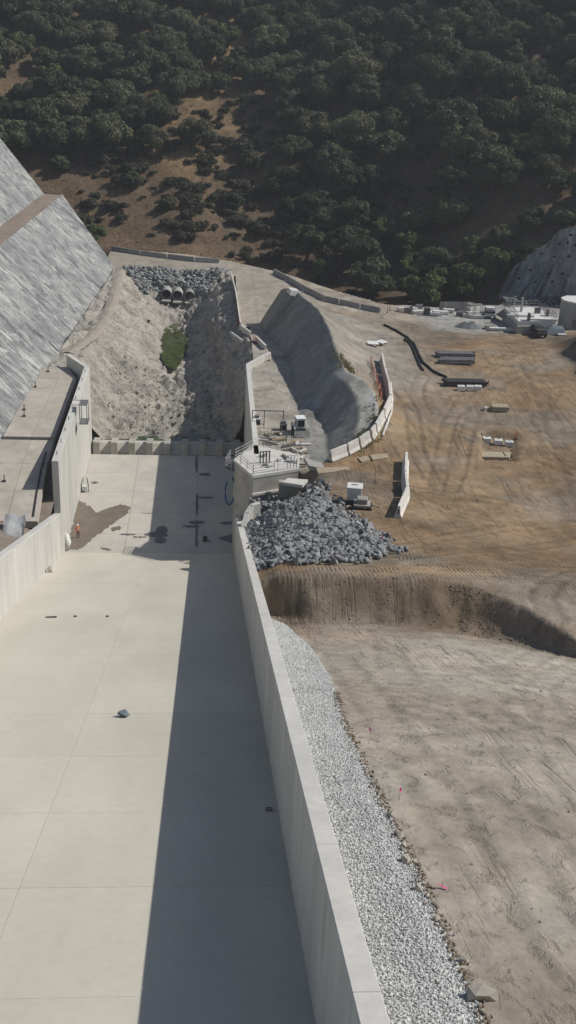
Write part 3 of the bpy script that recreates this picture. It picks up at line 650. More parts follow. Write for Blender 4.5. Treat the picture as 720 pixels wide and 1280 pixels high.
# ---- end sill with teeth
sill = thing('end_sill', 'concrete end sill with a row of square teeth across the basin', 'sill', (1, 32.6, 0))
MB().hexa([(-10.98, -.9, -.3), (11.0, -.9, -.3), (11.0, 1.5, -.3), (-10.98, 1.5, -.3), (-10.98, .35, 1.15), (11, .35, 1.15), (11, 1.5, 1.15), (-10.98, 1.5, 1.15)]).build('sill_beam', 'basin_concrete', sill)
for i in range(9):
    x = -10.2+i*2.52
    MB().hexa([(x-.48, -1.25, -.1), (x+.48, -1.25, -.1), (x+.48, 1.35, -.1), (x-.48, 1.35, -.1), (x-.48, -1.0, 1.75), (x+.48, -1.0, 1.75), (x+.48, 1.0, 1.75), (x-.48, 1.0, 1.75)]).build('baffle_block', 'old_concrete', sill, .04)
# ---- platform tower
tw = thing('platform_tower', 'square concrete tower with a railed deck beside the stilling basin', 'tower', (13, 0, 0))
pl = [(9.75, -.6), (11.8, -5.3), (17.0, -3.0), (17.4, 1.2), (12.05, 4.2)]
def sh(poly, k=0.): c = np.mean(poly, 0); return [((p[0]-c[0])*(1+k)+c[0]-13, (p[1]-c[1])*(1+k)+c[1]) for p in poly]
MB().prism(sh(pl), -.3, H-.35).build('shaft', 'old_concrete', tw)
MB().prism(sh(pl, .015), H-.347, H).build('deck', 'coping_concrete', tw)
MB().hexa([(-1.25, -5.6, H-2.4), (3.9, -3.35, H-2.4), (3.95, -2.9, H-2.4), (-1.2, -4.8, H-2.4), (-1.25, -5.6, H-2.15), (3.9, -3.35, H-2.15), (3.95, -2.9, H-2.15), (-1.2, -4.8, H-2.15)]).build('ledge', 'coping_concrete', tw)
def railing(pts, parent, h=1.1, n=3, post=1.5, m='galv_rail', r=.035):
    pts = [Vector(p) for p in pts]
    for k in range(1, n+1): MB().tube([p+Vector((0, 0, h*k/n)) for p in pts], r, 5).build('rail', m, parent)
    for a, b in zip(pts[:-1], pts[1:]):
        q = max(1, int((b-a).length/post))
        for i in range(q+1): p = a+(b-a)*i/q; MB().tube([p, p+Vector((0, 0, h))], r*1.15, 5).build('post', m, parent)
railing([(-.2, 3.9, H), (-3.15, -.4, H), (-1.2, -5.0, H), (1.2, -4.0, H)], tw)
railing([(1.6, -3.8, H), (3.8, -2.9, H), (4.2, 1.0, H)], tw)
MB().prism([(-4.3, -.2), (-3.3, -1.2), (-2.6, 1.8), (-3.6, 2.6)], H-1.3, H-1.2).build('side_landing', 'steel_grey', tw)
railing([(-3.5, -.9, H-1.2), (-4.25, -.2, H-1.2), (-3.6, 2.5, H-1.2)], tw, 1.1, 3)
gt = thing('deck_gate', 'dark vertical bar gate standing on the tower deck', 'gate', (12.7, -1.6, H))
for k in range(4): MB().box((.35*k, .08*k, .7), (.14, .1, 1.4)).build('bar', 'steel_dark', gt)
MB().box((.52, .12, 1.38), (1.3, .1, .08), .22).build('top_bar', 'steel_dark', gt)
P = [(9.35+.55*math.sin(t), -1.0+.5*math.sin(t), 8.6+1.7*math.cos(t)) for t in np.linspace(.4, 5.6, 22)]
tag(MB().tube(P, .10, 6).build('blue_hose', 'blue_hose', smooth=True), 'blue hose looped down the basin side of the platform tower', 'hose')
def scatter_bits(name, label, cat, group, n_, poly, zf, lr, wr, hr, m, rzr=(0, 3.14)):
    P = np.array(poly); c = 0
    while c < n_:
        x, y = random.uniform(P[:, 0].min(), P[:, 0].max()), random.uniform(P[:, 1].min(), P[:, 1].max())
        if not inpoly(np.array([x]), np.array([y]), poly)[0]: continue
        h_ = random.uniform(*hr); mm = random.choice(m) if isinstance(m, list) else m
        o = MB().box((0, 0, h_/2), (random.uniform(*lr), random.uniform(*wr), h_)).build(name, mm)
        o.location = (x, y, zf(x, y)+.01+.004*c); o.rotation_euler.z = random.uniform(*rzr); tag(o, label, cat, group); c += 1
for k in range(8):
    o = MB().box((0, 0, .12), (random.uniform(.6, 1.5), random.uniform(.2, .5), .24)).build('deck_lumber', random.choice(['timber', 'coping_concrete', 'steel_grey']))
    o.location = (random.uniform(12.6, 16.4), random.uniform(-2.6, .8), H+.005+.02*k); o.rotation_euler.z = random.uniform(0, 3); tag(o, 'short offcut lying loose on the tower deck', 'offcut', 'offcuts on the tower deck')
# ---- left concrete apron behind the tall wall
apr = bpy.data.objects.new('concrete_apron', None); COL.objects.link(apr); apr['kind'] = 'structure'
def za(y): return float(np.interp(y, [-14, -9, 9.8, 10.2, 40], [7.7, 8.2, 10.25, 10.62, 10.75]))
def xr(y): return float(np.interp(y, [-14, -8, 2, 10, 33, 37], [-11.4, -11.5, -12.2, -12.0, -11.9, -13.6]))
yb = [-9, -2.5, 4, 9.9, 10.15, 17, 25, 33, 38.4]
for a, b in zip(yb[:-1], yb[1:]):
    if b-a < .5: continue
    for u0, u1 in ((0, .55), (.55, 1)):
        q = []
        for y in (a+.02, b-.02):
            for u in (u0+.003, u1-.003): q.append((xt(y)-.6+(xr(y)-xt(y)+.6)*u, y, za(y+(.3 if a > 10 and y < 10.4 else 0))))
        q = [q[0], q[1], q[3], q[2]]
        MB().hexa([(p[0], p[1], p[2]-.8) for p in q]+q).build('slab', 'apron_concrete', apr)
MB().poly([(xr(y)-.5, y, za(y)-1.6) for y in yb]+[(-10.7, y, za(y)-1.6) for y in yb[::-1]], [tuple(range(2*len(yb)))]).build('trench_floor', 'bench_dirt', apr)
rows = [[(xt(y)-1.0, y, float(zt(y))-.2) for y in np.linspace(-8.9, -55, 40)], [(-15, y, float(np.interp(-y, [8.9, 14, 55], [8.1, 9.0, 23]))) for y in np.linspace(-8.9, -55, 40)],
        [(-12.5, y, float(np.interp(-y, [8.9, 14, 55], [7.3, 8.4, 22.6]))) for y in np.linspace(-8.9, -55, 40)], [(-10.6, y, -S*y+3.6) for y in np.linspace(-8.9, -55, 40)]]
loft('backfill', rows, 90, 'bench_dirt', .3, .6, None, 71, 16, .4, kind='structure')
pp = [atz(p, za(0)+.1) for p in ((58, 572), (51, 590), (46, 612), (41, 636))]
pp = [(p[0], p[1], za(p[1])+.09) for p in pp]
tag(MB().tube(pp, .09, 6).build('drain_hose', 'black_rubber', smooth=True), 'dark hose curving along the left concrete apron toward the wall', 'hose')
for px in ((60, 465), (44, 484), (30, 512), (30, 520), (4, 586)):
    p = atz(px, 10.7); z0 = za(p[1])
    t = thing('rebar_stub', 'small dark anchor stub on the left apron near the shotcrete slope', 'stub', (p[0], p[1], z0), 0, 'anchor stubs on the left apron')
    MB().box((0, 0, .06), (.4, .4, .12)).build('base', 'steel_dark', t); MB().tube([(0, 0, 0), (.05, 0, .8)], .06).build('rod', 'steel_dark', t)
o, _ = loft('geotextile_sheet', [[(-14.6+u*.7, -12.5+v*.9, 8.9+.35*v+.12*math.sin(u*2.2)) for u in np.linspace(0, 3.2, 20)] for v in np.linspace(-1.2, 2.2, 14)], 30, 'geotextile', .14, 1.4, None, 12, 24)
tag(o, 'crumpled pale sheet lying behind the left chute wall', 'sheet')
# ================================================================== rocks
def rock_mesh(name, seed, n_=13, sq=(1, .8, .65)):
    import bmesh
    r = random.Random(seed); bm = bmesh.new()
    for k in range(n_):
        v = Vector((r.gauss(0, 1), r.gauss(0, 1), r.gauss(0, 1))).normalized()*r.uniform(.42, .56)
        bm.verts.new((v.x*sq[0], v.y*sq[1], v.z*sq[2]))
    res = bmesh.ops.convex_hull(bm, input=bm.verts); bmesh.ops.delete(bm, geom=[g for g in res['geom_interior'] if isinstance(g, bmesh.types.BMVert)], context='VERTS')
    bmesh.ops.triangulate(bm, faces=bm.faces); me = bpy.data.meshes.new(name); bm.to_mesh(me); bm.free(); return me
RM = [rock_mesh('rock', 100+k, 9+k % 4, (1, .65+.06*(k % 5), .5+.05*(k % 4))) for k in range(9)]
RV = []
for me in RM:
    V = np.empty(len(me.vertices)*3, np.float32); me.vertices.foreach_get('co', V); T = np.array([list(p.vertices) for p in me.polygons], np.int32); RV.append((V.reshape(-1, 3), T))
def rock_soup(name, P, Sz, m, parent=None, seed=1, **props):
    r = np.random.default_rng(seed); VV = []; TT = []; off = 0
    A = r.uniform(0, 2*math.pi, (len(P), 3)); K = r.integers(0, len(RV), len(P))
    for i in range(len(P)):
        V, T = RV[K[i]]; a, b_, c = A[i]; ca, sa = math.cos(a), math.sin(a); cb, sb = math.cos(b_), math.sin(b_)
        Rm = np.array([[ca, -sa, 0], [sa, ca, 0], [0, 0, 1]])@np.array([[1, 0, 0], [0, cb, -sb], [0, sb, cb]])
        VV.append(V@Rm.T*Sz[i]+P[i]); TT.append(T+off); off += len(V)
    return link(name, np_mesh(name, np.concatenate(VV), np.concatenate(TT)), m, parent, False, **props)
# riprap pile beside the tower
pr_ = np.array(pile); P = []
rp = thing('riprap_pile', 'large pile of grey riprap rocks beside the tower and chute wall', 'rock pile', tuple(np.append(pr_.mean(0), 14.0)))
pts = []
for k in range(26000):
    x, y = rng.uniform(pr_[:, 0].min(), pr_[:, 0].max()+1), rng.uniform(pr_[:, 1].min()-1, pr_[:, 1].max())
    s_ = rng.choice([.5, .7, .9, 1.15], p=[.46, .34, .16, .04])*rng.uniform(.8, 1.1)
    if inpoly(np.array([x]), np.array([y]), pile)[0] or (x > 11.4 and rng.uniform() < .07 and segd(np.array([x]), np.array([y]), pile+[pile[0]])[0] < 1.1):
        if all((x-q[0])**2+(y-q[1])**2 > (.30*(s_+q[2]))**2 for q in pts[-900:]): pts.append((x, y, s_))
zs = gz(np.array([q[0] for q in pts]), np.array([q[1] for q in pts]))
order = sorted(range(len(pts)), key=lambda i: -pts[i][2])
base = Vector(rp.location); small = []
for k, i in enumerate(order):
    x, y, s_ = pts[i]; z = zs[i]+s_*.16+random.uniform(0, .22)
    if k < 290:
        o = link('rock', RM[k % 9], 'rock_grey' if len(RM[k % 9].materials) == 0 else None, rp); o.location = (x-base.x, y-base.y, z-base.z); o.scale = (s_*1.25,)*3
        o.rotation_euler = (random.uniform(0, 6), random.uniform(0, 6), random.uniform(0, 6))
    else: small.append((x-base.x, y-base.y, z-base.z, s_*1.25))
small = np.array(small); rock_soup('small_rocks', small[:, :3], small[:, 3], 'rock_grey', rp, 5, kind='stuff')
q = [(rng.uniform(0, 1), rng.uniform(0, 1)) for k in range(60)]
# riprap on the road embankment at the channel head
P = []; Sz = []
for k in range(1500):
    f = rng.uniform(0, 1); y = 94.2+7.2*f; x0 = np.interp(f, [0, 1], [-6.5, -10.5]); x1 = np.interp(f, [0, 1], [6.0, 10.2]); x = rng.uniform(x0, x1)
    if f < .32 and -4.6 < x < 4.6: continue
    P.append((x, y, chz(x, y)+.12+rng.uniform(0, .25))); Sz.append(rng.choice([.5, .7, .95])*rng.uniform(.9, 1.3))
rock_soup('embankment_riprap', np.array(P), np.array(Sz), 'riprap_far', None, 8, kind='stuff', label='grey riprap covering the road embankment at the channel head')
# loose rubble in the channel
P = []; Sz = []
for k in range(3200):
    y = rng.uniform(37.5, 58) if k < 2700 else rng.uniform(62, 95); x = rng.uniform(-9, 9); P.append((x, y, chz(x, y)+.03)); Sz.append(rng.choice([.15, .25, .42, .75], p=[.5, .33, .14, .03]))
rock_soup('channel_rubble', np.array(P), np.array(Sz), 'channel_rock', None, 9, kind='stuff')
# culverts
for k, (px, word) in enumerate((((208, 368), 'left of three'), ((222, 369.5), 'middle of three'), ((237, 370.5), 'right of three'))):
    p = aty(px, 94.2); t = thing('culvert_pipe', 'black culvert pipe mouth in the riprap embankment, '+word, 'culvert', (p[0], 94.2, p[2]), 0, 'culverts under the road')
    th = np.linspace(0, 2*math.pi, 20, endpoint=False); mb = MB(); V = []
    for (yy_, r_) in ((0, .98), (0, .88), (6, .88), (6, .98)): V += [(r_*math.cos(a), yy_, r_*math.sin(a)) for a in th]
    Fc = []
    for i in range(3):
        for j in range(20): Fc.append((i*20+j, i*20+(j+1) % 20, (i+1)*20+(j+1) % 20, (i+1)*20+j))
    mb.poly(V, Fc+[(60+j, 60+(j+1) % 20, (j+1) % 20, j) for j in range(20)]).build('pipe', 'rail_grey', t)
    MB().poly([(.87*math.cos(a), 5.6, .85*math.sin(a)) for a in th], [tuple(range(20))]).build('darkening_plug', 'bench_dirt', t)  # added disc closing the pipe's far end, so the bore looks dark
    MB().box((0, -.5, -1.1), (1.7, 1.6, .25)).build('apron', 'old_concrete', t)
# ---- gravel strip stones
P = []; Sz = []
n_ = 70000
yy_ = -rng.uniform(47.5, 113, n_)**1.0; xe = np.interp(yy_, gedge[::-1, 1], gedge[::-1, 0])
xx_ = 10.75+(xe-10.75+.1)*rng.uniform(0, 1, n_)+rng.normal(0, .03, n_); ok = xe > 10.9
xx_, yy_ = xx_[ok], yy_[ok]; zz_ = gz(xx_, yy_)
Sz = rng.choice([.06, .085, .115, .16], len(xx_), p=[.4, .35, .2, .05])
rock_soup('gravel_strip', np.stack([xx_, yy_, zz_+.02], 1), Sz, 'gravel_stone', None, 3, kind='stuff', label='pale crushed gravel along the right chute wall')
# dirt clods and pebbles on the bare ground
n_ = 6000; yy_ = rng.uniform(-113, 40, n_); xx_ = 11+rng.uniform(0, 1, n_)**1.4*48; xe = np.interp(yy_, gedge[::-1, 1], gedge[::-1, 0])
ok = ((xx_ > xe+.1) | (yy_ > -46)) & (~inpoly(xx_, yy_, pile)) & ((yy_ < -8) | (xx_ > 29)); ok &= np.abs(vn(xx_*.25, yy_*.25, 5)-.5) > .12
xx_, yy_ = xx_[ok], yy_[ok]; zz_ = gz(xx_, yy_); Sz = rng.choice([.05, .08, .12, .2], len(xx_), p=[.55, .3, .13, .02])
rock_soup('dirt_clods', np.stack([xx_, yy_, zz_+.01], 1), Sz, 'dirt_clod', None, 4, kind='stuff')
# rubble on the face of the bank
n_ = 3000; xx_ = np.where(rng.uniform(0, 1, n_) < .6, rng.uniform(25, 40, n_), rng.uniform(13, 42, n_)); yc_ = np.interp(xx_, crest[:, 0], crest[:, 1]); yt_ = np.interp(xx_, toe[:, 0], toe[:, 1]); yy_ = yt_-.6+(yc_-yt_+.6)*rng.uniform(0, 1, n_)**1.5
zz_ = gz(xx_, yy_); rock_soup('bank_rubble', np.stack([xx_, yy_, zz_], 1), rng.choice([.10, .16, .26], n_, p=[.7, .25, .05]), 'dirt_clod', None, 14, kind='stuff')
# dark soil line and stones along the gravel edge
n_ = 1100; yy_ = -rng.uniform(72, 112, n_); xe = np.interp(yy_, gedge[::-1, 1], gedge[::-1, 0]); xx_ = xe+.12+rng.normal(0, .1, n_)
rock_soup('edge_soil', np.stack([xx_, yy_, gz(xx_, yy_)+.03], 1), rng.choice([.07, .12, .19], n_), 'dirt_clod', None, 15, kind='stuff')
for px, s_ in (((492, 1022), .42), ((498, 1045), .38), ((507, 1077), .42), ((523, 1111), .3), ((600, 1247), .62), ((505, 1058), .25), ((580, 1202), .28), ((545, 1150), .24)):
    p = G(px); o = link('stone', rock_mesh('stone', int(px[0]), 15, (1, .8, .75)), 'stone_tan', None); o.location = (p[0], p[1], p[2]+s_*.15); o.scale = (s_*1.3, s_*1.1, s_*1.1); o.rotation_euler = (0, .1, px[0])
    tag(o, 'large tan stone at the gravel edge near the bottom of the picture' if s_ > .6 else 'tan stone lying along the edge of the gravel strip', 'stone', None if s_ > .6 else 'stones along the gravel edge')
for px, w in (((499, 1000), 'upright pink survey flag beside the gravel strip'), ((552, 1111), 'nearest pink survey ribbon lying on the bare dirt'), ((463, 922), 'small far pink survey flag in the dirt by the gravel')):
    p = G(px); t = thing('survey_flag', w, 'survey flag', p, random.uniform(0, 3))
    MB().tube([(0, 0, 0), (0, 0, .3)], .01, 4).build('stake', 'timber', t)
    if 'ribbon' in w: MB().poly([(-.17, -.06, .06), (.08, -.04, .1), (.2, .08, .22), (.0, .1, .2), (-.17, .04, .1), (.08, .03, .14)], [(0, 1, 5, 4), (1, 2, 3, 5)]).build('ribbon', 'pink_ribbon', t)
    else: MB().poly([(0, 0, .3), (.12, .03, .3), (.12, 0, .5), (0, .02, .52), (.05, .06, .4)], [(0, 1, 4), (1, 2, 4), (2, 3, 4), (3, 0, 4)]).build('ribbon', 'pink_ribbon', t)
# object on the chute
p = atz((155, 893), 22.9); d_ = ray((155, 896)); tt = (-(S*CAM[1])-CAM[2])/(d_[2]+S*d_[1]); p = CAM+d_*tt
o = link('chute_rock', rock_mesh('chute_rock', 77, 16, (1, .9, .9)), 'blue_grey'); o.location = (p[0], p[1], p[2]+.22); o.scale = (.72, .62, .62); tag(o, 'lone grey boulder sitting on the sunlit chute slab', 'boulder')
def chute_pt(px): d_ = ray(px); tt = (-(S*CAM[1])-CAM[2])/(d_[2]+S*d_[1]); return CAM+d_*tt
p = chute_pt((66, 715)); o = link('chute_rock', rock_mesh('chute_rock', 78, 14), 'stone_tan'); o.location = (-9.5, p[1], -S*p[1]+.3); o.scale = (.8, 1.2, 1.2); tag(o, 'brown boulder against the foot of the left chute wall', 'boulder')
p = chute_pt((343, 1015)); o = link('chute_rock', RM[2], None); o.location = (9.6, -80.6, S*80.6+.08); o.scale = (.4, .35, .3); tag(o, 'small pale stone at the foot of the right chute wall', 'stone')
for px, l_ in (((64, 772), .9), ((134, 771), .25), ((94, 771), .25)):
    p = chute_pt(px); tag(MB().box((0, 0, .05), (l_, .12, .1), .1).build('loose_board', 'steel_dark'), 'dark board lying on the sunlit chute' if l_ > .5 else 'small dark scrap on the sunlit chute', 'board' if l_ > .5 else 'scrap', None if l_ > .5 else 'scraps on the chute').location = p
# ================================================================== trees
def crown_mesh(name, seed, Rw=4.6, Hh=5.6, base=2.6, lobes=16, leaves=3000, lsz=.34, flat=.7):
    r = np.random.default_rng(seed); C_ = []
    for k in range(lobes):
        a = r.uniform(0, 2*math.pi); q = math.sqrt(r.uniform(0, 1))*Rw*.72; zc_ = base+Hh*(.18+.68*r.uniform(0, 1)**.8*(1-(q/Rw)**2*.8))
        C_.append((q*math.cos(a), q*math.sin(a), zc_, r.uniform(.18, .38)*Rw))
    C_ = np.array(C_); k = r.choice(len(C_), leaves, p=C_[:, 3]**2/np.sum(C_[:, 3]**2))
    n = r.normal(size=(leaves, 3)); n[:, 2] += .25; n /= np.linalg.norm(n, axis=1, keepdims=True)
    rad = C_[k, 3]*(.62+.42*r.uniform(0, 1, leaves)**.6); rad *= 1+.22*np.sin(n[:, 0]*6+k)*np.sin(n[:, 1]*5+2*k)
    P = C_[k, :3]+n*rad[:, None]*np.array([1, 1, flat])
    nn = n+r.normal(size=n.shape)*.55; nn /= np.linalg.norm(nn, axis=1, keepdims=True)
    t = np.cross(nn, r.normal(size=n.shape)); t /= np.linalg.norm(t, axis=1, keepdims=True); b_ = np.cross(nn, t)
    s_ = lsz*r.uniform(.6, 1.35, leaves)[:, None]
    V = np.stack([P-t*s_-b_*s_*.5, P+t*s_*.2-b_*s_*.75, P+t*s_+b_*s_*.4, P-t*s_*.3+b_*s_*.8], 1).reshape(-1, 3)
    me = np_mesh(name, V, np.arange(len(V)).reshape(-1, 4)); return me, C_
def trunk_mesh(name, C_, base, r0=.38, seed=0):
    r = random.Random(seed); mb = MB(); fork = Vector((r.uniform(-.3, .3), r.uniform(-.3, .3), base*.75))
    mb.tube([(0, 0, -1.2), (.05, 0, .3), fork*.6, fork], [r0*1.5, r0*1.1, r0, r0*.8], 7)
    for c in C_[::3]:
        e = Vector(c[:3]); md = fork.lerp(e, .5)+Vector((r.uniform(-.4, .4), r.uniform(-.4, .4), -.25)); mb.tube([fork-Vector((0, 0, .2)), md, e], [r0*.55, r0*.35, r0*.1], 5)
    return mb.mesh(name)
TV = []
for k, (Rw, Hh, ba, lo, le, ls, mt) in enumerate(((4.9, 6.0, 1.5, 34, 15000, .20, 'leaf_oak'), (4.3, 5.6, 1.2, 28, 12500, .20, 'leaf_oak'), (5.6, 6.4, 1.6, 42, 17500, .205, 'leaf_oak'), (3.8, 7.2, 1.0, 28, 12000, .20, 'leaf_dark'),
        (4.8, 5.8, .8, 34, 15000, .205, 'leaf_dark'), (3.6, 6.8, .8, 28, 12000, .195, 'leaf_bright'), (4.6, 5.2, 2.2, 18, 5200, .18, 'leaf_oak'))):
    cm, C_ = crown_mesh('crown', 300+k, Rw, Hh, ba, lo, le, ls); cm.materials.append(MATS[mt]); tm = trunk_mesh('trunk', C_, ba+1, .3+.02*k, k); tm.materials.append(MATS['bark']); TV.append((cm, tm))
def plant(p, v, s_, label, group=None, cat='tree', name='oak_tree'):
    t = thing(name, label, cat, (p[0], p[1], p[2]-.2), random.uniform(0, 6.28), group); t.scale = (s_*random.uniform(.9, 1.12), s_*random.uniform(.9, 1.12), s_*random.uniform(.88, 1.1))
    c = bpy.data.objects.new('crown', TV[v][0]); COL.objects.link(c); c.parent = t
    q = bpy.data.objects.new('trunk', TV[v][1]); COL.objects.link(q); q.parent = t
    return t
single = [((140, 190), 0, 1.15, 'spreading olive-green oak on the golden slope, left of two loners'), ((243, 190), 6, 1.15, 'thin open oak standing alone on the golden grass slope'), ((190, 195), 6, .95, 'small sparse oak on the golden slope between two larger oaks'),
          ((364, 205), 0, .95, 'grey-green oak standing alone on the brown slope in the middle of the hill'), ((118, 305), 5, .72, 'bright green bushy tree behind the shotcrete slope above the road'), ((103, 290), 1, .62, 'olive tree behind the shotcrete slope edge above the road'),
          ((75, 215), 4, .6, 'dark low tree at the left end of the golden slope'), ((165, 235), 4, .55, 'small dark round tree in the middle of the golden slope'), ((210, 262), 1, .5, 'small olive tree low on the golden slope above the road'), ((292, 262), 4, .6, 'dark tree low on the slope near the gully'), ((310, 215), 0, .7, 'olive oak halfway up the slope right of the gold patch'),
          ((400, 345), 5, .55, 'small light green tree on the road verge behind the barriers'), ((445, 195), 2, 1.2, 'large rounded grey-green oak standing out on the middle of the hill'), ((660, 205), 5, 1.1, 'yellow-green tree brighter than its neighbours on the right hillside'),
          ((510, 330), 5, 1.0, 'bright leafy tree at the foot of the hill right of the road'), ((545, 345), 4, 1.0, 'dense green tree at the hill foot above the gravel yard')]
placed = []
for px, v, s_, lb in single:
    p = HG(px)
    if p is None: continue
    plant(p, v, s_, lb); placed.append((p[0], p[1], 5*s_))
zones = [([(-60, -60), (335, -60), (345, 60), (325, 118), (232, 118), (214, 160), (120, 190), (60, 196), (-60, 215)], 1.0, 'oak in the upper left wood', 'oaks of the upper left wood', [0, 0, 1, 2, 4, 1, 5]),
         ([(335, -60), (800, -60), (800, 60), (520, 60), (380, 95), (335, 110)], .9, 'oak in the top right tree belt', 'oaks of the top right belt', [4, 0, 2, 1, 4]),
         ([(380, 95), (520, 60), (800, 60), (800, 235), (640, 235), (560, 215), (470, 205), (420, 235), (345, 235), (345, 150)], .85, 'oak on the shaded right hillside', 'oaks of the shaded right hillside', [0, 4, 1, 2, 4, 3]),
         ([(800, 235), (800, 300), (640, 300), (620, 372), (520, 385), (470, 378), (470, 300), (540, 270), (640, 240)], 1.0, 'tree in the right hill foot thicket', 'trees of the hill foot thicket', [3, 5, 4, 5, 1]),
         ([(335, 240), (470, 235), (470, 375), (425, 365), (375, 330)], .6, 'tree in the shaded ravine behind the road barriers', 'trees of the shaded ravine', [3, 4, 4])]
zones.append(([(425, 330), (560, 330), (620, 374), (520, 388), (440, 372)], 1.0, 'tree in the low ravine beside the yard', 'trees in the low ravine', [4, 3, 4, 5]))
zones.append(([(560, 235), (800, 235), (800, 300), (620, 372), (560, 330)], 1.0, 'tree above the yard on the right slope', 'trees above the yard', [4, 3, 5, 4]))
cand = []
for k in range(9000):
    x = rng.uniform(-130, 170); D = rng.uniform(4, 190); cand.append((x, by(x)+D))
cand = np.array(cand); cz = hz(cand[:, 0], cand[:, 1]); cp = to_px(np.stack([cand[:, 0], cand[:, 1], cz], 1))
count = 0; LK = ['olive rounded', 'olive compact', 'broad spreading', 'dark upright', 'dark dense', 'bright green', 'thin open']
for (x, y), z, (u, v_) in zip(cand, cz, cp):
    if not (-35 < u < 755 and v_ > -35): continue
    for zn, pr0, lb, gr_, vs in zones:
        if inpoly(np.array([u]), np.array([v_]), zn)[0]:
            if rng.uniform() > pr0: break
            s_ = rng.choice([.8, 1.1, 1.4], p=[.25, .45, .3])*rng.uniform(.9, 1.12)
            if all((x-a)**2+(y-b)**2 > (.56*(4.6*s_+c))**2 for a, b, c in placed):
                vv = int(rng.choice(vs)); plant((x, y, z), vv, s_, ('large ' if s_ > 1.25 else 'small ' if s_ < .95 else 'mid-sized ')+LK[vv]+' '+lb+(', far left' if u < 120 else ', near the right edge' if u > 600 else ''), gr_); placed.append((x, y, 4.6*s_)); count += 1
            break
print('trees', count)
# brush: low dark shrubs
BV = []
for k in range(3):
    cm, C_ = crown_mesh('foliage', 500+k, 1.5, 1.5, .0, 12, 1600, .12, .8); cm.materials.append(MATS['leaf_brush']); BV.append(cm)
bz = [(20, 190), (330, 120), (420, 230), (480, 225), (620, 240), (470, 300), (400, 320), (330, 318), (250, 305), (120, 290), (60, 220)]
nb = 0
for (x, y), z, (u, v_) in zip(cand, cz, cp):
    if nb > 285: break
    if inpoly(np.array([u]), np.array([v_]), bz)[0]:
        dn = .25+.6*(vn(x*.08, y*.08, 91) > .5)
        if rng.uniform() > dn: continue
        s_ = rng.uniform(.5, 1.35)*(1.7 if rng.uniform() < .3 else 1); o = link('brush_shrub', BV[nb % 3], None); o.location = (x, y, z); o.scale = (s_, s_, s_*rng.uniform(.6, .9)); o.rotation_euler.z = rng.uniform(0, 6)
        tag(o, ('broad' if s_ > 1.05 else 'tiny' if s_ < .75 else 'low')+' dark brush shrub on the open '+('lower ' if v_ > 240 else 'upper ' if v_ < 180 else 'middle ')+('left golden slope' if u < 170 else 'slope in mid picture' if u < 320 else 'slope by the right wood'), 'shrub', 'brush on the open slope'); nb += 1
for (x, px) in enumerate([(316, 330), (330, 325), (345, 330), (352, 322), (385, 338), (395, 352), (412, 356), (438, 368), (455, 372), (365, 335), (305, 322), (290, 320)]):
    p = HG(px)
    if p is None: continue
    o = link('verge_shrub', BV[x % 3], None); o.location = p; s_ = random.uniform(.6, 1.2); o.scale = (s_, s_, s_); tag(o, 'olive shrub on the dry verge behind the road barriers', 'shrub', 'verge shrubs behind the barriers')
# dry grass tufts (uncountable)
def tufts(name, P, hgt, m, seed, per=5, **props):
    r = np.random.default_rng(seed); n = len(P)*per; Q = np.repeat(P, per, 0)+np.concatenate([r.normal(0, .25, (n, 2)), np.zeros((n, 1))], 1)
    a = r.uniform(0, 6.28, n); w = .07; lean = r.normal(0, .3, (n, 2))*hgt; h_ = hgt*r.uniform(.5, 1.2, n)
    t = np.stack([np.cos(a)*w, np.sin(a)*w, np.zeros(n)], 1); tip = Q+np.concatenate([lean, h_[:, None]], 1); Q = Q-np.array([0, 0, .05])
    V = np.stack([Q-t, Q+t, tip], 1).reshape(-1, 3); return link(name, np_mesh(name, V, np.arange(len(V)).reshape(-1, 3)), m, None, False, **props)
ok = [i for i in range(len(cand)) if -20 < cp[i, 0] < 740 and -20 < cp[i, 1] < 330]
P = []
for i in range(9000):
    x = rng.uniform(-75, 60); D = rng.uniform(2, 120); P.append((x, by(x)+D))
P = np.array(P); zz_ = hz(P[:, 0], P[:, 1]); tufts('dry_grass', np.column_stack([P, zz_]), .55, 'dry_grass', 5, 6, kind='stuff', label='dry golden grass on the hillside')
# weeds by the mound rim
P = []
for px in [(432, 458), (437, 462), (430, 452), (426, 447), (474, 520), (470, 530), (464, 540), (455, 548), (450, 552), (462, 545), (476, 508), (440, 466)]:
    p = G(px)
    for k in range(14): P.append((p[0]+rng.normal(0, .5), p[1]+rng.normal(0, .8)))
P = np.array(P); tufts('weeds', np.column_stack([P, gz(P[:, 0], P[:, 1])]), .35, 'leaf_weed', 6, 8, kind='stuff', label='green weeds along the rim of the mound')
# ================================================================== SITE OBJECTS
def jersey(name, A, B, label, group, m, h=.95, w=.68):
    A, B = Vector(A), Vector(B); d = B-A; L = d.length; rz = math.atan2(d.y, d.x)
    t = thing(name, label, 'barrier', (A+B)/2, rz, group); t.rotation_euler.y = -math.asin((B.z-A.z)/L)
    pf = [(-w/2, 0), (w/2, 0), (w/2, .1), (w*.27, .34*h), (w*.17, h), (-w*.17, h), (-w*.27, .34*h), (-w/2, .1)]; l2 = L/2-.14
    V = [(-l2, y, z) for y, z in pf]+[(l2, y, z) for y, z in pf]; n = len(pf)
    MB().poly(V, [tuple(range(n-1, -1, -1)), tuple(range(n, 2*n))]+[(i, (i+1) % n, n+(i+1) % n, n+i) for i in range(n)]).build('body', m, t, .02)
    for s_ in (-1, 1): MB().box((s_*(l2+.02), 0, h*.5), (.05, .12, h*.4)).build('end_loop', 'steel_dark', t)
    return t
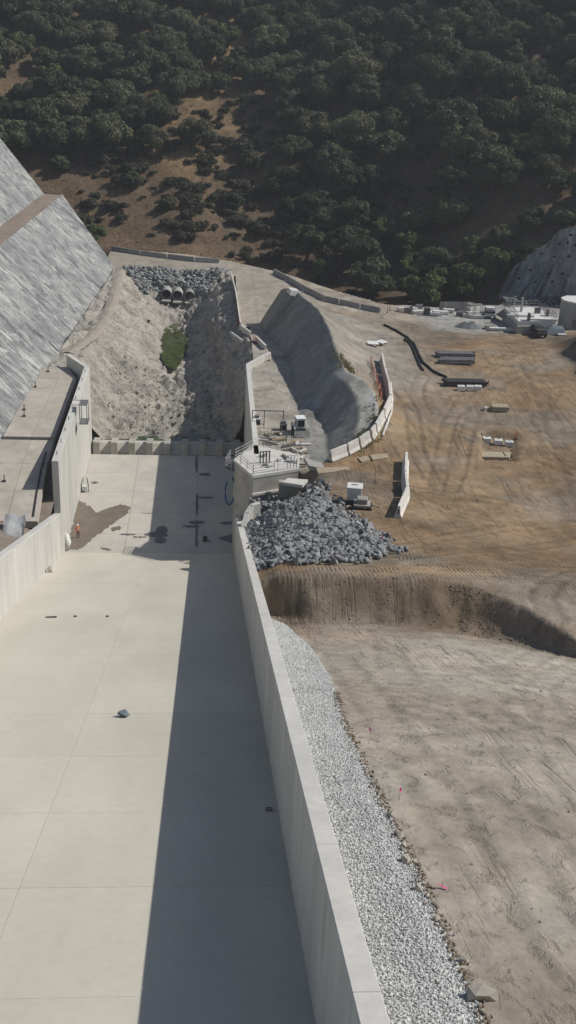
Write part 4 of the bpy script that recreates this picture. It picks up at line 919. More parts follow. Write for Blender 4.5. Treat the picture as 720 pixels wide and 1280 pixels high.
def rails(pxs, label, group, m, h=.95, w=.68, ground=G, name='concrete_barrier', lab2=None):
    for i, (a, b) in enumerate(zip(pxs[:-1], pxs[1:])):
        A, B = ground(a), ground(b); jersey(name, A, B, (lab2[i] if lab2 else label), group, m, h, w)
rails([(139, 313), (175, 318.5), (209, 323), (243, 327), (275, 329)], 'grey concrete barrier on the far side of the road above the culverts', 'barriers on the far road edge', 'rail_grey', .95)
rails([(342, 342), (360, 351), (382, 364), (406, 376), (424, 380), (450, 386), (476, 391)], 'weathered concrete barrier in the curved row beside the dark ravine', 'barriers along the ravine', 'rail_grey', .95)
rails([(476.6, 452), (480, 470), (485, 488), (487, 506), (479, 524), (469, 542), (463, 550), (449, 560), (434, 568), (412, 577)], 'white concrete barrier in the curved line around the rim of the shotcrete mound', 'barriers around the mound', 'rail_white', 1.35, .75)
rails([(507, 577), (506, 602), (508, 622), (497, 648)], '', 'free standing barriers on the dirt', 'rail_white', 1.25, .8, lab2=['white barrier at the far end of the short row on open dirt', 'white barrier in the middle of the short row on open dirt', 'white barrier at the near angled end of the short row on open dirt'])
# parapet on the channel's right edge
tp = thing('channel_parapet', 'leaning white panel fence along the right rim of the rock channel', 'parapet', (11.4, 80, 11.4))
pz = [atz(p, 11.5) for p in ((289, 349), (294, 366), (297, 384), (299, 400), (301, 412))]
for a, b in zip(pz[:-1], pz[1:]):
    MB().hexa([(a[0]-11.4, a[1]-80, -.3), (a[0]-11.1, a[1]-80, -.3), (b[0]-11.1, b[1]-80-.0, -.3), (b[0]-11.4, b[1]-80, -.3), (a[0]-11.55, a[1]-80, 1.25), (a[0]-11.35, a[1]-80, 1.25), (b[0]-11.35, b[1]-80, 1.25), (b[0]-11.55, b[1]-80, 1.25)]).build('panel', 'rail_white', tp)
def strip_wall(name, label, pts, h, T, m, cat='wall'):
    p0 = Vector(pts[0]); t = thing(name, label, cat, p0)
    for a, b in zip(pts[:-1], pts[1:]):
        a, b = Vector(a)-p0, Vector(b)-p0; d = (b-a); d.z = 0; d.normalize(); n = Vector((d.y, -d.x, 0))*T
        MB().hexa([a, b, b+n, a+n, a+Vector((0, 0, h)), b+Vector((0, 0, h)), b+n+Vector((0, 0, h)), a+n+Vector((0, 0, h))]).build('panel', m, t)
    return t
a, b = atz((301, 413), 11.2), atz((314, 423), 11.2); strip_wall('inlet_parapet', 'upper stub of white concrete parapet beside the ramp', [a, b], 1.1, .3, 'rail_white', 'parapet')
a, b = atz((321, 428), 11.2), atz((333, 440), 11.2); strip_wall('inlet_parapet', 'lower stub of white concrete parapet beside the ramp', [a, b], 1.1, .3, 'rail_white', 'parapet')
# sloping wing panel in the channel's shaded right side
tq = thing('sloping_wing_panel', 'slanted smooth concrete panel set into the shaded right side of the channel', 'wall panel', (10, 60, 8))
q = [atz((288, 416), 10.8), atz((303, 427), 10.9), atz((281, 450), 7.0), atz((271, 444), 6.4)]
q = [Vector((a[0]-10, a[1]-60, a[2]-8)) for a in q]; nn = Vector((.35, .2, -.6))
MB().poly([*q, *[v+nn for v in q]], [(0, 1, 2, 3), (7, 6, 5, 4), (0, 4, 5, 1), (1, 5, 6, 2), (2, 6, 7, 3), (3, 7, 4, 0)]).build('panel', 'tank_concrete', tq)
MB().tube([q[0]+Vector((0, 0, .1)), q[1]+Vector((0, 0, .1))], .22, 6).build('top_beam', 'coping_concrete', tq)
# delineators
def delineator(px, z, lb, grp):
    p = atz(px, z); t = thing('delineator_post', lb, 'safety post', p, 0, grp)
    MB().prism([(.2*math.cos(a), .2*math.sin(a)) for a in np.linspace(0, 6.28, 7)[:-1]], 0, .08).build('base', 'black_rubber', t); MB().tube([(0, 0, .05), (0, 0, 1.05)], [.07, .05], 6).build('post', 'red_post', t)
for px in ((317, 428), (319, 429), (321, 430), (332, 446), (334, 449), (336, 451), (331, 452), (297, 398), (298, 402), (297, 406)): delineator(px, 11.5, 'red safety post beside the ramp parapets', 'red posts along the ramp')
for px in ((487, 388), (484, 391)): delineator(px, 12.3, 'orange safety post at the end of the ravine barriers', 'posts at the barrier end')
delineator((477, 683), 17.0, 'single red marker post at the right tip of the riprap pile', None)
# orange safety netting by the mound
pts = [G(p) for p in ((463, 452), (468, 470), (474, 487), (477, 503))]
t = thing('safety_netting', 'sagging orange safety netting behind the white barriers on the mound', 'netting', pts[0])
for k in range(7):
    L = []
    for j in range(25):
        f = j/24*3; i = min(int(f), 2); p = pts[i]*(1-f+i)+pts[i+1]*(f-i); L.append((p[0]-pts[0][0]+.15*math.sin(j*1.3), p[1]-pts[0][1], p[2]-pts[0][2]+.1+.15*k*(.75+.25*math.sin(j*.9))))
    MB().tube(L, .028, 4).build('strand', 'orange_mesh', t)
for j in range(0, 25, 2):
    f = j/24*3; i = min(int(f), 2); p = pts[i]*(1-f+i)+pts[i+1]*(f-i); q = p-pts[0]; MB().tube([(q[0]+.15*math.sin(j*1.3), q[1], q[2]), (q[0]+.15*math.sin(j*1.3), q[1], q[2]+1.0)], .026, 4).build('cross_strand', 'orange_mesh', t)
# pipes and hoses on the plateau
def ground_tube(pxs, r, lb, cat, m, name, sub=6):
    P = [G(p) for p in pxs]; L = []
    for a, b in zip(P[:-1], P[1:]):
        for k in range(sub):
            q = a+(b-a)*k/sub; L.append((q[0], q[1], float(gz(np.array([q[0]]), np.array([q[1]]))[0])+r*.8))
    L.append((P[-1][0], P[-1][1], P[-1][2]+r)); return tag(MB().tube(L, r, 7).build(name, m, smooth=True), lb, cat)
ground_tube([(488, 480), (490.5, 499), (489, 516), (484, 530), (478, 546)], .17, 'pale plastic pipe lying on the dirt outside the curved barrier line', 'pipe', 'rail_white', 'plastic_pipe')
ground_tube([(480, 407), (494, 413), (508, 422), (518, 432), (523, 443), (529, 455), (540, 464), (558, 473)], .19, 'thick black hose snaking over dirt right of the mound, the longer one', 'hose', 'black_rubber', 'black_hose')
ground_tube([(506, 424), (515, 434), (520, 446), (524, 456), (529, 464)], .16, 'shorter black hose running beside the long one right of the mound', 'hose', 'black_rubber', 'black_hose')
# stacks
def bundle(px, L, n, rows_, rz, lb, m, sz=(.35, .3), spacers=True, name='beam_bundle'):
    p = G(px); t = thing(name, lb, 'bundle', p, rz)
    for j in range(rows_):
        for i in range(n): MB().box((random.uniform(-.25, .25), (i-(n-1)/2)*(sz[0]+.05)+.1*j, .15+sz[1]*(j+.5)+.02*j), (L*random.uniform(.93, 1), sz[0], sz[1])).build('beam', m, t)
    if spacers:
        for s_ in (-.35, .35): MB().box((s_*L, 0, .07), (.15, n*(sz[0]+.05)+.3, .14)).build('bearer', 'timber', t)
    return t
bundle((569, 446.5), 6.0, 4, 2, .02, 'far bundle of grey steel beams on the brown plateau', 'steel_grey')
bundle((571, 454.5), 5.4, 4, 2, .02, 'near bundle of grey steel beams just in front of another', 'steel_grey')
bundle((580, 482), 6.0, 4, 2, .0, 'dark steel beam bundle with three white blocks in front', 'steel_dark')
def block(px, d, rz, lb, m, grp=None, name='concrete_block', ground=G):
    p = ground(px); t = thing(name, lb, 'block', p, rz, grp); MB().box((0, 0, d[2]/2), d).build('body', m, t, .04); MB().tube([(-.18, 0, d[2]-.02), (-.1, 0, d[2]+.12), (.1, 0, d[2]+.12), (.18, 0, d[2]-.02)], .025, 5).build('lifting_loop', 'steel_dark', t); return t
for px, w in (((576, 488), 'left'), ((587, 488), 'middle'), ((597, 488), 'right')): block(px, (1.0, .7, .7), 0, w+' white block of three in front of the dark beam bundle', 'white_paint')
for px, w in (((608, 553), 'left'), ((622.5, 555.5), 'middle'), ((636, 557.5), 'right')): block(px, (1.0, .75, .65), -.08, w+' white block of three standing in the shallow pit', 'white_paint')
p = G((621, 571)); t = thing('concrete_slab', 'flat tan concrete slab lying at the near edge of the shallow pit', 'slab', p, 0); MB().prism([(-2.1, -.9), (1.3, -.95), (1.9, .7), (-2.1, .8)], -.3, .35).build('slab', 'plywood', t, .03); MB().box((.9, 0, .37), (.08, 1.4, .05)).build('strap', 'steel_dark', t)
t = thing('timber_frame', 'low timber board frame around the shallow pit on the plateau', 'frame', G((624, 545)))
for a, b in (((-2.2, 1.2), (2.6, .8)), ((2.6, .8), (2.6, -1.2)), ((-2.2, 1.2), (-2.2, -.2))):
    d = Vector((b[0]-a[0], b[1]-a[1], 0)); MB().box(((a[0]+b[0])/2, (a[1]+b[1])/2, .1), (d.length, .1, .5), math.atan2(d.y, d.x)).build('board', 'plywood', t)
delineator((645, 549), 12.4, 'orange marker post at the right corner of the shallow pit', None)
delineator((610, 484), 12.4, 'orange marker post at the right end of the dark beam bundle', None)
p = G((624, 513)); t = thing('lumber_stack', 'pale pinkish lumber stack on the plateau behind the pit', 'lumber stack', p, 0)
for j in range(3):
    for i in range(4): MB().box((random.uniform(-.06, .06), (i-1.5)*.36, .2+.2*j), (2.2, .33, .18)).build('board', 'plywood', t)
for s_ in (-.7, .7): MB().box((s_, 0, .06), (.12, 1.5, .1)).build('bearer', 'timber', t)
block((606.5, 512), (.5, .5, .4), .2, 'small pale block left of the lumber stack', 'rail_white')
p = atz((367, 362), 18.5); t = thing('concrete_chip', 'pale concrete cap at the far tip of the shotcrete mound', 'cap', (p[0], p[1], p[2]-.6), .2); MB().hexa([(-.9, -1.2, 0), (.9, -1.2, -.4), (.9, 1.2, -.4), (-.9, 1.2, 0), (-.7, -1, .75), (.7, -1, .55), (.7, 1, .55), (-.7, 1, .75)]).build('cap', 'rail_white', t)
# plates on the mound top
for px, rz, w in (((466, 432.5), .05, 'wide flat'), ((477, 431), .9, 'tilted')):
    p = G(px); t = thing('plywood_sheet', w+' pale panel propped on the top of the mound', 'panel', p, rz); MB().box((0, 0, .5), (1.7, 1.2, .08), 0, (.12, .05)).build('sheet', 'white_paint', t)
    for s_ in (-.6, .6): MB().box((s_, 0, .22), (.12, 1.0, .44)).build('support', 'timber', t)
# plates by the tower, trailer with white box
for k, (pxs, lb, m) in enumerate((([(379, 584), (402, 580), (408, 588), (386, 592)], 'grey steel plate lying between tower and barriers', 'rail_grey'), ([(360, 598), (385, 600), (378, 607), (352, 603)], 'pale triangular concrete ledge right of the tower', 'coping_concrete'),
        ([(447, 573), (458, 570), (463, 576), (452, 579)], 'left plywood sheet of a few on the dirt near the barriers', 'plywood'), ([(462, 569), (484, 568), (486, 574), (466, 577)], 'right pale plywood sheet on the dirt near the barriers', 'plywood'), ([(395, 590), (436, 584), (438, 588), (398, 595)], 'long tan plank path on the dirt right of the tower', 'plywood'))):
    P = [atz(p, 12.0) if 'ledge' in lb else G(p) for p in pxs]; c = np.mean(P, 0); t = thing('ground_plate', lb, 'plate', c); zt_ = max(p[2] for p in P)-c[2]+.06
    MB().prism([(p[0]-c[0], p[1]-c[1]) for p in P], zt_-(.35 if 'ledge' in lb else .5), zt_).build('plate', m, t, .01)
    if 'ledge' in lb: MB().box((-.6, .9, zt_-1.9), (2.2, .8, 3.0)).build('support', 'old_concrete', t)
p = G((446, 634)); t = thing('water_trailer', 'grey trailer carrying a white lidded box beside the riprap pile', 'trailer', p, -.15)
MB().box((.5, -.7, .75), (1.7, 1.5, .25)).build('bed', 'rail_grey', t, .03); MB().box((.5, -.7, 1.15), (1.1, 1.0, .55)).build('pump_housing', 'rail_grey', t, .06)
for sx in (-.3, 1.2):
    for sy in (-1.4, .0): MB().tube([(sx, sy-.12, .35), (sx, sy+.12, .35)], .35, 12).build('wheel', 'black_rubber', t)
MB().tube([(1.3, -.7, .75), (2.3, -.9, .5)], .06, 5).build('tow_bar', 'steel_grey', t)
p = G((444, 630)); t = thing('white_tank_box', 'white square tank box standing behind the grey trailer', 'tank', (p[0]-.1, p[1]+.4, p[2]+.25), -.15)
MB().box((0, 0, .9), (1.5, 1.4, 1.35)).build('body', 'cab_paint', t, .06); MB().box((0, 0, 1.62), (1.62, 1.52, .12)).build('lid', 'white_paint', t, .03); MB().box((0, .1, 1.72), (.6, .2, .08)).build('vent', 'rail_grey', t); MB().box((0, 0, .1), (1.5, 1.4, .3)).build('skid', 'steel_dark', t)
# mini loader on the ramp
p = atz((374, 541), 11.5); t = thing('compact_loader', 'small white-roofed tracked loader parked on the shaded edge of the ramp', 'loader', p, .15)
for s_ in (-1, 1):
    MB().prism([(s_*.62-.18, -1.15), (s_*.62+.18, -1.15), (s_*.62+.18, 1.15), (s_*.62-.18, 1.15)], .0, .62).build('track', 'black_rubber', t, .1)
    MB().tube([(s_*.85, .9, .6), (s_*.85, .7, 1.35), (s_*.85, -1.3, .95)], .09, 6).build('lift_arm', 'cab_paint', t)
MB().box((0, .45, .85), (1.0, 1.3, .7)).build('engine_cover', 'cab_paint', t, .06); c = MB().box((0, -.2, 1.45), (1.1, 1.15, 1.25)).build('cab', 'cab_paint', t, .05)
MB().box((0, -.79, 1.5), (.85, .03, .8)).build('windscreen', 'glass_dark', c); MB().box((.565, -.2, 1.55), (.03, .8, .7)).build('side_window', 'glass_dark', c); MB().box((-.565, -.2, 1.55), (.03, .8, .7)).build('side_window', 'glass_dark', c)
MB().box((0, -.2, 2.13), (1.25, 1.35, .12)).build('roof', 'white_paint', t, .03); MB().hexa([(-.95, -1.9, .1), (.95, -1.9, .1), (.95, -1.3, .1), (-.95, -1.3, .1), (-.95, -1.75, .2), (.95, -1.75, .2), (.95, -1.3, .75), (-.95, -1.3, .75)]).build('bucket', 'steel_grey', t)
# pipe frame and carts on the ramp
p = atz((322, 536), 11.5); t = thing('pipe_frame', 'thin steel pipe frame with a long crossbar standing on the ramp', 'frame', p)
MB().tube([(-.7, .4, 2.3), (3.3, .3, 2.3)], .06, 5).build('crossbar', 'steel_dark', t)
for x in (-.7, .8, 3.2): MB().tube([(x, .4, 0), (x, .4, 2.35)], .055, 5).build('upright', 'steel_dark', t)
MB().tube([(-.7, .4, .5), (.8, .4, .5)], .05, 5).build('lower_bar', 'steel_dark', t)
for px, lb in (((321, 530), 'small white and grey equipment box at the left end of the pipe frame'), ((354, 537), 'small dark equipment box at the right end of the pipe frame')):
    p = atz(px, 11.5); t = thing('equipment_box', lb, 'equipment', p, .1); MB().box((0, 0, .35), (.8, .7, .5)).build('case', 'steel_dark', t, .03); MB().box((0, 0, .75), (.85, .75, .22)).build('lid', 'white_paint' if 'white' in lb else 'steel_grey', t, .02); MB().box((0, 0, 1.05), (.6, .5, .25)).build('motor', 'steel_grey', t, .03)
    for s_ in (-.3, .3): MB().tube([(s_, -.4, .12), (s_, -.3, .12)], .12, 8).build('wheel', 'black_rubber', t)
rpoly = [tuple(atz(p, 11.5)[:2]) for p in ((322, 548), (350, 540), (378, 552), (384, 578), (372, 588), (330, 575))]
scatter_bits('loose_timber', 'loose plank or scrap strewn on the ramp behind the tower', 'plank', 'scraps behind the tower', 38, rpoly, lambda x, y: max(11.52, float(gz(np.array([x]), np.array([y]))[0])+.02), (.4, 2.2), (.1, .4), (.06, .25), ['timber', 'rail_grey', 'steel_grey', 'coping_concrete', 'white_paint'])
for k in range(34):
    f = rng.uniform(0, 1, 2); x = rpoly[0][0]+f[0]*5.2; y = 3.5+f[1]*7; tag(MB().tube([(x, y, 11.5), (x+rng.normal(0, .12), y, 11.5+rng.uniform(.6, 1.5))], .035, 4).build('rebar_rod', 'steel_grey'), 'upright grey reinforcing bar on the ramp behind the tower', 'rebar', 'rebar behind the tower')
# pump gear in the basin
p = atz((106, 615), .01); t = thing('pump_frame', 'small white and dark pump frame by the foot of the left basin wall', 'pump', p)
for dx in (-.45, .45): MB().tube([(dx, 0, 0), (dx, .2, 1.0), (dx*.5, .9, 1.7)], .06, 5).build('leg', 'steel_dark', t)
MB().box((0, .1, .55), (.7, .5, .7)).build('pump', 'white_paint', t, .05); MB().tube([(0, 0, .15), (-1.0, -.2, .1)], .07, 5).build('hose', 'black_rubber', t)
p = atz((84, 687), .01); t = thing('white_drum_pump', 'white bag-shaped pump leaning by the wall at the foot of the chute', 'pump', p)
MB().tube([(0, 0, .1), (.1, .1, .9), (-.15, .5, 1.7), (-.5, .6, 2.0)], [.35, .42, .32, .1], 9).build('body', 'white_paint', t, smooth=True); MB().tube([(-.45, .1, 0), (-.5, .3, 1.2), (-.3, .5, 1.8)], .1, 6).build('hose', 'steel_dark', t, smooth=True)
p = atz((256, 676), .01); t = thing('dark_pump', 'small dark pump sitting in the wall shadow on the basin floor', 'pump', p); MB().tube([(0, 0, 0), (0, 0, .6)], [.3, .22], 9).build('body', 'steel_dark', t); MB().tube([(0, 0, .5), (.2, -.2, .7), (.6, -.5, .05)], .05, 5).build('hose', 'black_rubber', t)
# ---- worker in the basin
def person(loc, rz, label):
    t = thing('person', label, 'person', loc, rz)
    J = {'pel': (0, 0, .95, .15), 'wai': (0, 0, 1.12, .135), 'che': (0, .01, 1.36, .165), 'nec': (0, 0, 1.50, .06), 'hea': (0, -.02, 1.62, .095), 'top': (0, -.02, 1.74, .08)}
    for s_, n in ((-1, 'l'), (1, 'r')):
        J['hip'+n] = (s_*.1, 0, .88, .1); J['kne'+n] = (s_*.12, -.03-.06*(s_ > 0), .48, .07); J['ank'+n] = (s_*.13, .04, .09, .05); J['toe'+n] = (s_*.15, -.15, .04, .045)
        J['sho'+n] = (s_*.2, 0, 1.42, .075); J['elb'+n] = (s_*.29, .02, 1.14, .05); J['wri'+n] = (s_*.26, -.16, .95, .038); J['han'+n] = (s_*.25, -.24, .9, .035)
    E = [('pel', 'wai'), ('wai', 'che'), ('che', 'nec'), ('nec', 'hea'), ('hea', 'top')]
    for n in 'lr': E += [('pel', 'hip'+n), ('hip'+n, 'kne'+n), ('kne'+n, 'ank'+n), ('ank'+n, 'toe'+n), ('che', 'sho'+n), ('sho'+n, 'elb'+n), ('elb'+n, 'wri'+n), ('wri'+n, 'han'+n)]
    K = list(J); me = bpy.data.meshes.new('body'); me.from_pydata([J[k][:3] for k in K], [(K.index(a), K.index(b)) for a, b in E], [])
    o = bpy.data.objects.new('body', me); COL.objects.link(o); sk = o.modifiers.new('skin', 'SKIN'); sk.use_smooth_shade = True
    for i, k in enumerate(K): o.data.skin_vertices[0].data[i].radius = (J[k][3],)*2
    o.data.skin_vertices[0].data[0].use_root = True; o.modifiers.new('sub', 'SUBSURF').levels = 1
    dg = bpy.context.evaluated_depsgraph_get(); m2 = bpy.data.meshes.new_from_object(o.evaluated_get(dg)); bpy.data.objects.remove(o)
    m2.materials.clear()
    for q in ('dark_cloth', 'orange_vest', 'skin'): m2.materials.append(MATS[q])
    for pg in m2.polygons:
        c = pg.center; pg.material_index = 2 if (c.z > 1.5 or (abs(c.x) > .2 and c.z < 1.0 and c.z > .8)) else (1 if c.z > .9 else 0)
    b_ = link('body', m2, None, t, True)
    th = np.linspace(0, 2*math.pi, 12, endpoint=False); mb = MB(); V = []
    for r_, z_ in ((.145, 1.68), (.135, 1.74), (.10, 1.80), (.03, 1.83)): V += [(r_*math.cos(a), -.02+r_*1.1*math.sin(a), z_) for a in th]
    mb.poly(V, [(i*12+j, i*12+(j+1) % 12, (i+1)*12+(j+1) % 12, (i+1)*12+j) for i in range(3) for j in range(12)]+[tuple(range(36, 48))]).build('hard_hat', 'white_paint', t, smooth=True)
    for s_ in (-1, 1): MB().box((s_*.09, -.155, 1.25), (.05, .03, .36)).build('reflective_strip', 'white_paint', t)
    return t
person(tuple(atz((97.5, 672), .02)), .6, 'worker in an orange vest standing on the wet basin floor')
# ---- gravel yard at the back right
def yz(px): return G(px)
def heap(px, r, h, lb):
    p = G(px); th = np.linspace(0, 2*math.pi, 18, endpoint=False); V = []; ks = [1, .8, .55, .3, .1]
    for k in ks: V += [(r*k*math.cos(a)*(1+.15*math.sin(2*a+r)), r*.75*k*math.sin(a), h*(1-k)**1.0+.05*math.sin(5*a)*(k < 1)-.1) for a in th]
    o = MB().poly(V, [(i*18+j, i*18+(j+1) % 18, (i+1)*18+(j+1) % 18, (i+1)*18+j) for i in range(4) for j in range(18)]+[tuple(range(72, 90))]).build('gravel_heap', 'rock_dark', None); o.location = p; tag(o, lb, 'heap')
heap((580.5, 409), 1.7, 1.1, 'left dark gravel heap on the grey yard'); heap((590, 409.5), 2.1, 1.25, 'right dark gravel heap on the grey yard')
yard = [((503, 389), 1.8, .7, .6, 'rail_white'), ((509, 391), 1.2, .6, .8, 'steel_grey'), ((516, 389), 1.5, .9, .5, 'white_paint'), ((522, 392), 2.2, .8, .5, 'rail_white'), ((533, 394), .9, .8, 1.2, 'steel_dark'), ((541, 394), 2.4, 1, .5, 'white_paint'), ((546, 394), 1.6, .9, .7, 'rail_white'), ((553, 393), 2.0, .7, .5, 'white_paint'), ((560, 391), 2, .8, .6, 'rail_white'), ((568, 389), 1.4, .6, .5, 'steel_grey'), ((576, 395), 1.6, .8, .7, 'steel_grey'), ((583, 396), 1.4, 1, .5, 'rail_white'), ((590, 396), 2.0, .8, .8, 'rail_white'), ((598, 398), 2.2, .7, .5, 'white_paint'), ((605, 397), 1.4, .7, .9, 'steel_grey'), ((610, 411), 1.2, .6, .5, 'rail_grey'), ((617, 413), 1.6, .7, .4, 'white_paint'), ((627, 413.5), 1.8, .7, .4, 'white_paint'), ((637, 414), 2.0, .7, .4, 'white_paint'), ((646, 409), .6, .6, .6, 'white_paint')]
for k, (px, a, b_, h_, m_) in enumerate(yard):
    p = G(px); t = thing('material_stack', 'small stack of building material on the grey gravel yard', 'material stack', p, random.uniform(-.3, .3), 'material stacks on the gravel yard')
    MB().box((0, 0, .06), (a*.9, b_*.9, .12)).build('pallet', 'timber', t)
    for j in range(2): MB().box((random.uniform(-.08, .08), 0, .12+h_*(j+.5)/2), (a, b_, h_/2-.02), random.uniform(-.08, .08)).build('layer', m_, t, .02)
def panel_fence(A, B, h, lb, m, n):
    t = thing('panel_fence', lb, 'fence', A); A, B = Vector(A), Vector(B); d = B-A
    for i in range(n):
        c = d*(i+.5)/n; MB().box((c.x, c.y, c.z+h/2), (d.length/n-.06, .12, h-.1), math.atan2(d.y, d.x)).build('panel', m, t)
        MB().tube([d*i/n, d*i/n+Vector((0, 0, h))], .06, 5).build('post', 'steel_grey', t)
panel_fence(G((549, 389)), G((588, 389)), 1.7, 'row of grey upright form panels at the back of the gravel yard', 'rail_grey', 8)
panel_fence(G((519, 389)), G((528, 389)), 1.3, 'short grey form panel pair left of the yard', 'rail_grey', 2)
panel_fence(G((512, 390)), G((516, 390)), 1.1, 'single small grey panel near the road end of the yard', 'rail_grey', 1)
# rebar cage towers
for px, lb in (((588, 396), 'left pale steel scaffold cage in the gravel yard'), ((597, 397), 'right pale steel scaffold cage in the gravel yard')):
    p = G(px); t = thing('scaffold_cage', lb, 'scaffold', p, .2)
    for x in (-.6, .6):
        for y in (-.4, .4): MB().tube([(x, y, 0), (x, y, 2.4)], .05, 4).build('upright', 'galv_rail', t)
    for z in (.8, 1.6, 2.3):
        for y in (-.4, .4): MB().tube([(-.6, y, z), (.6, y, z)], .045, 4).build('ledger', 'galv_rail', t)
    MB().tube([(-.6, -.4, .1), (.6, -.4, 1.6)], .04, 4).build('brace', 'galv_rail', t)
def truck(px, rz, lb, m, name, L=4.2):
    p = G(px); t = thing(name, lb, 'truck', p, rz)
    MB().box((0, 0, .75), (L, 1.8, .55)).build('body', m, t, .08); c = MB().hexa([(-L*.12, -.85, 1.02), (L*.28, -.85, 1.02), (L*.28, .85, 1.02), (-L*.12, .85, 1.02), (-L*.06, -.72, 1.7), (L*.18, -.72, 1.7), (L*.18, .72, 1.7), (-L*.06, .72, 1.7)]).build('cab', m, t, .05)
    MB().box((L*.06, -.83, 1.35), (L*.22, .06, .4)).build('side_window', 'glass_dark', c); MB().box((L*.06, .83, 1.35), (L*.22, .06, .4)).build('side_window', 'glass_dark', c); MB().box((L*.25, 0, 1.36), (.08, 1.3, .4), 0, (0, -.4)).build('windscreen', 'glass_dark', c)
    for x in (-L*.32, L*.32):
        for y in (-.85, .85): w = MB().tube([(x, y-.12, .38), (x, y+.12, .38)], .38, 12).build('wheel', 'black_rubber', t); MB().tube([(x, y-.13, .38), (x, y+.13, .38)], .18, 8).build('rim', 'steel_grey', w)
    MB().box((-L*.32, 0, 1.2), (L*.33, 1.7, .3)).build('load_bed', 'steel_dark', t, .03); return t
truck((611.5, 396), 1.4, 'white pickup truck parked beside the gravel yard stacks', 'white_paint', 'pickup_truck', 3.6); truck((671, 419), 1.7, 'dark pickup truck parked in front of the concrete foundation', 'steel_dark', 'pickup_truck', 4.4); truck((669, 410), 1.5, 'pale topped truck behind the dark pickup near the foundation', 'rail_grey', 'utility_truck', 4.2)
# concrete foundation under construction
zf = 14.3; A = [atz(p, zf) for p in ((631, 384.5), (648, 401.5), (695, 401), (672, 383.5))]; c = np.mean(A, 0)
t = thing('concrete_foundation', 'white concrete foundation deck under construction with rebar along its rim', 'foundation', (c[0], c[1], 12.0))
Q = [(p[0]-c[0], p[1]-c[1]) for p in A]; k_ = 1.06
MB().prism(Q, -1, 2.3).build('deck', 'deck_white', t); MB().prism([(x*k_, y*k_) for x, y in Q], -1, 1.5).build('base_wall', 'tank_concrete', t)
for i in range(4):
    a, b = Vector(Q[i]+(2.3,)), Vector(Q[(i+1) % 4]+(2.3,)); n_ = int((b-a).length/.7)
    if i == 0 or i == 3 or i == 2:
        for j in range(n_): p = a+(b-a)*j/n_; MB().tube([p, p+Vector((0, 0, 1.3+.3*math.sin(j)))], .045, 4).build('rebar', 'steel_grey', t)
        for z in (.6, 1.1): MB().tube([a+Vector((0, 0, z)), b+Vector((0, 0, z))], .04, 4).build('tie_bar', 'steel_grey', t)
for (x, y, w, d_, h_, m_) in ((-2, -2, 4.5, .6, .35, 'white_paint'), (1.2, -4, 5, .7, .3, 'white_paint'), (-1, 1.5, .35, .35, 2.4, 'galv_rail'), (1.5, .5, 1, .3, 1.0, 'steel_grey'), (2.8, -1, .3, .8, 1.1, 'steel_grey'), (-1.2, -4.2, .3, .9, 1.2, 'steel_grey')): MB().box((x, y, 2.31+h_/2), (w, d_, h_)).build('formwork', m_, t)
# sloping side ramp left of the foundation
P = [atz(p, z) for p, z in (((619, 393), 12.3), ((648, 407), 12.3), ((648, 402), 14.0), ((631, 386), 14.0))]; c0 = P[0]
t = thing('form_ramp', 'grey sloped formwork wall leaning on the left side of the foundation', 'formwork', c0); V = [tuple(p-c0) for p in P]; V2 = [(v[0]+.5, v[1]+.9, v[2]-.4) for v in V]
MB().poly(V+V2, [(0, 1, 2, 3), (7, 6, 5, 4), (0, 4, 5, 1), (1, 5, 6, 2), (2, 6, 7, 3), (3, 7, 4, 0)]).build('panel', 'steel_grey', t)
p = G((716, 413)); t = thing('concrete_tank', 'tall grey concrete tank at the right edge behind the yard', 'tank', (p[0]+.8, p[1]+2.5, p[2]-.3)); oc = [(2.6*math.cos(a), 2.6*math.sin(a)) for a in np.linspace(.39, .39+2*math.pi, 9)[:-1]]
MB().prism(oc, 0, 4.7).build('shell', 'tank_concrete', t); MB().prism([(x*1.04, y*1.04) for x, y in oc], 4.71, 5.0).build('rim', 'deck_white', t); MB().box((-.6, -2.45, 1.1), (.9, .15, 2.0)).build('door', 'steel_grey', t)
p = G((691, 417)); t = thing('tarp_cover', 'blue-grey tarp draped over a pile beside the tank', 'tarp', p); MB().hexa([(-2.2, -1, 0), (2, -1, 0), (2, 1.2, 0), (-2.2, 1.2, 0), (-.6, -.2, 1.1), (1.7, -.5, .9), (1.6, .6, 1.3), (-.4, .7, 1.2)]).build('tarp', 'blue_grey', t, .1); MB().box((1.2, -1.2, .15), (1.4, .6, .3)).build('pallet', 'white_paint', t)
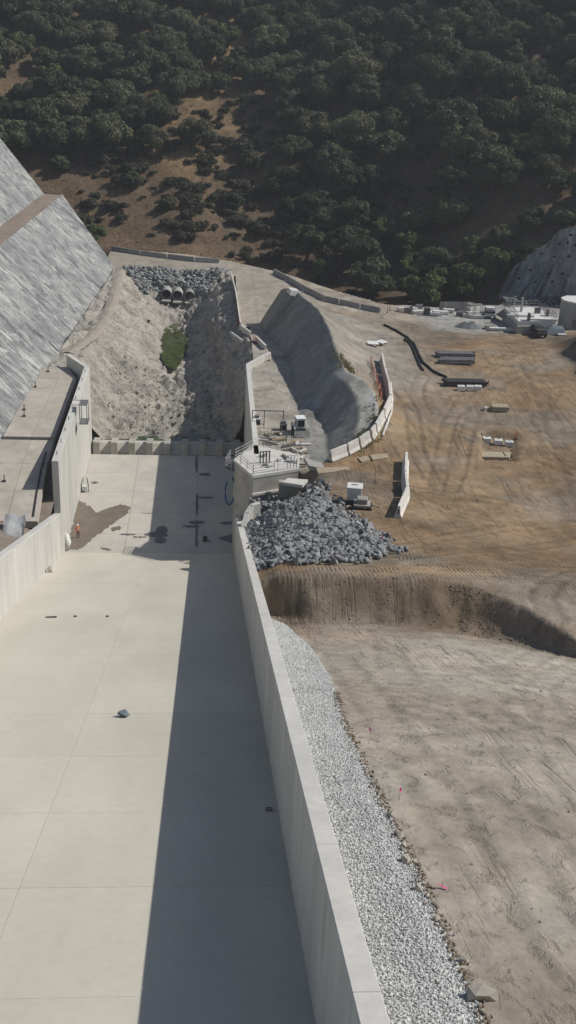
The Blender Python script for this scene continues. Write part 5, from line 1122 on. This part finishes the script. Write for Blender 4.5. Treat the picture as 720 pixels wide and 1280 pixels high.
# shotcrete cut slope behind the tank, with weep holes
A = [(622, 374), (634, 372), (652, 373), (672, 374), (700, 376), (760, 380)]; B = [(634, 346), (642, 334), (662, 318), (684, 304), (700, 287), (760, 278)]
base = [aty(p, y_) for p, y_ in zip(A, (97, 95, 92, 88.5, 84, 75))]
rows = []
for f in np.linspace(0, 1, 22):
    r = []
    for i, (p, q) in enumerate(zip(base, B)):
        e = aty(q, p[1]+2.0+.8*i); r.append(p*(1-f)+e*f)
    rows.append(r)
o, WR = loft('far_shotcrete_slope', rows, 60, 'shotcrete', .35, .4, None, 41, None, .3, kind='structure')
for px in ((646, 335), (663, 337), (684, 341), (704, 341), (649, 348), (670, 352), (690, 353), (676, 317), (692, 321), (711, 321), (701, 306), (709, 303), (714, 292), (718, 305)):
    d2 = ((to_px(WR.reshape(-1, 3))-np.array(px))**2).sum(1); q = WR.reshape(-1, 3)[np.argmin(d2)]
    tag(MB().tube([tuple(q+np.array([0, -.35, .1])), tuple(q+np.array([0, .3, -.1]))], .22, 8).build('weep_hole', 'black_void'), 'black weep hole dotted on the far grey shotcrete slope', 'weep hole', 'weep holes of the far slope')
P = []; Sz = []
for k in range(700):
    f = rng.uniform(0, 1); x = base[0][0]-3+f*(base[-1][0]-base[0][0]+10); y = 78.5+rng.uniform(0, 1)*4+5*f*.6; P.append((x, y, 11.6+rng.uniform(0, .7))); Sz.append(rng.uniform(.6, 1.2))
rock_soup('yard_riprap', np.array(P), np.array(Sz), 'rock_dark', None, 18, kind='stuff', label='dark riprap band at the foot of the far shotcrete slope')

# ---- thin valley haze, one closed box round camera and scene
hb_ = MB().box((40, 250, 55), (640, 1000, 160)).build('haze', 'white_paint', None, kind='stuff')
hm_ = bpy.data.materials.new('haze'); hm_.use_nodes = True; hn = hm_.node_tree.nodes; hn.remove(hn['Principled BSDF'])
pv = hn.new('ShaderNodeVolumePrincipled'); pv.inputs['Color'].default_value = (.86, .92, 1, 1); pv.inputs['Density'].default_value = .00026; pv.inputs['Anisotropy'].default_value = .2
hm_.node_tree.links.new(pv.outputs[0], hn['Material Output'].inputs['Volume']); hb_.data.materials.clear(); hb_.data.materials.append(hm_)
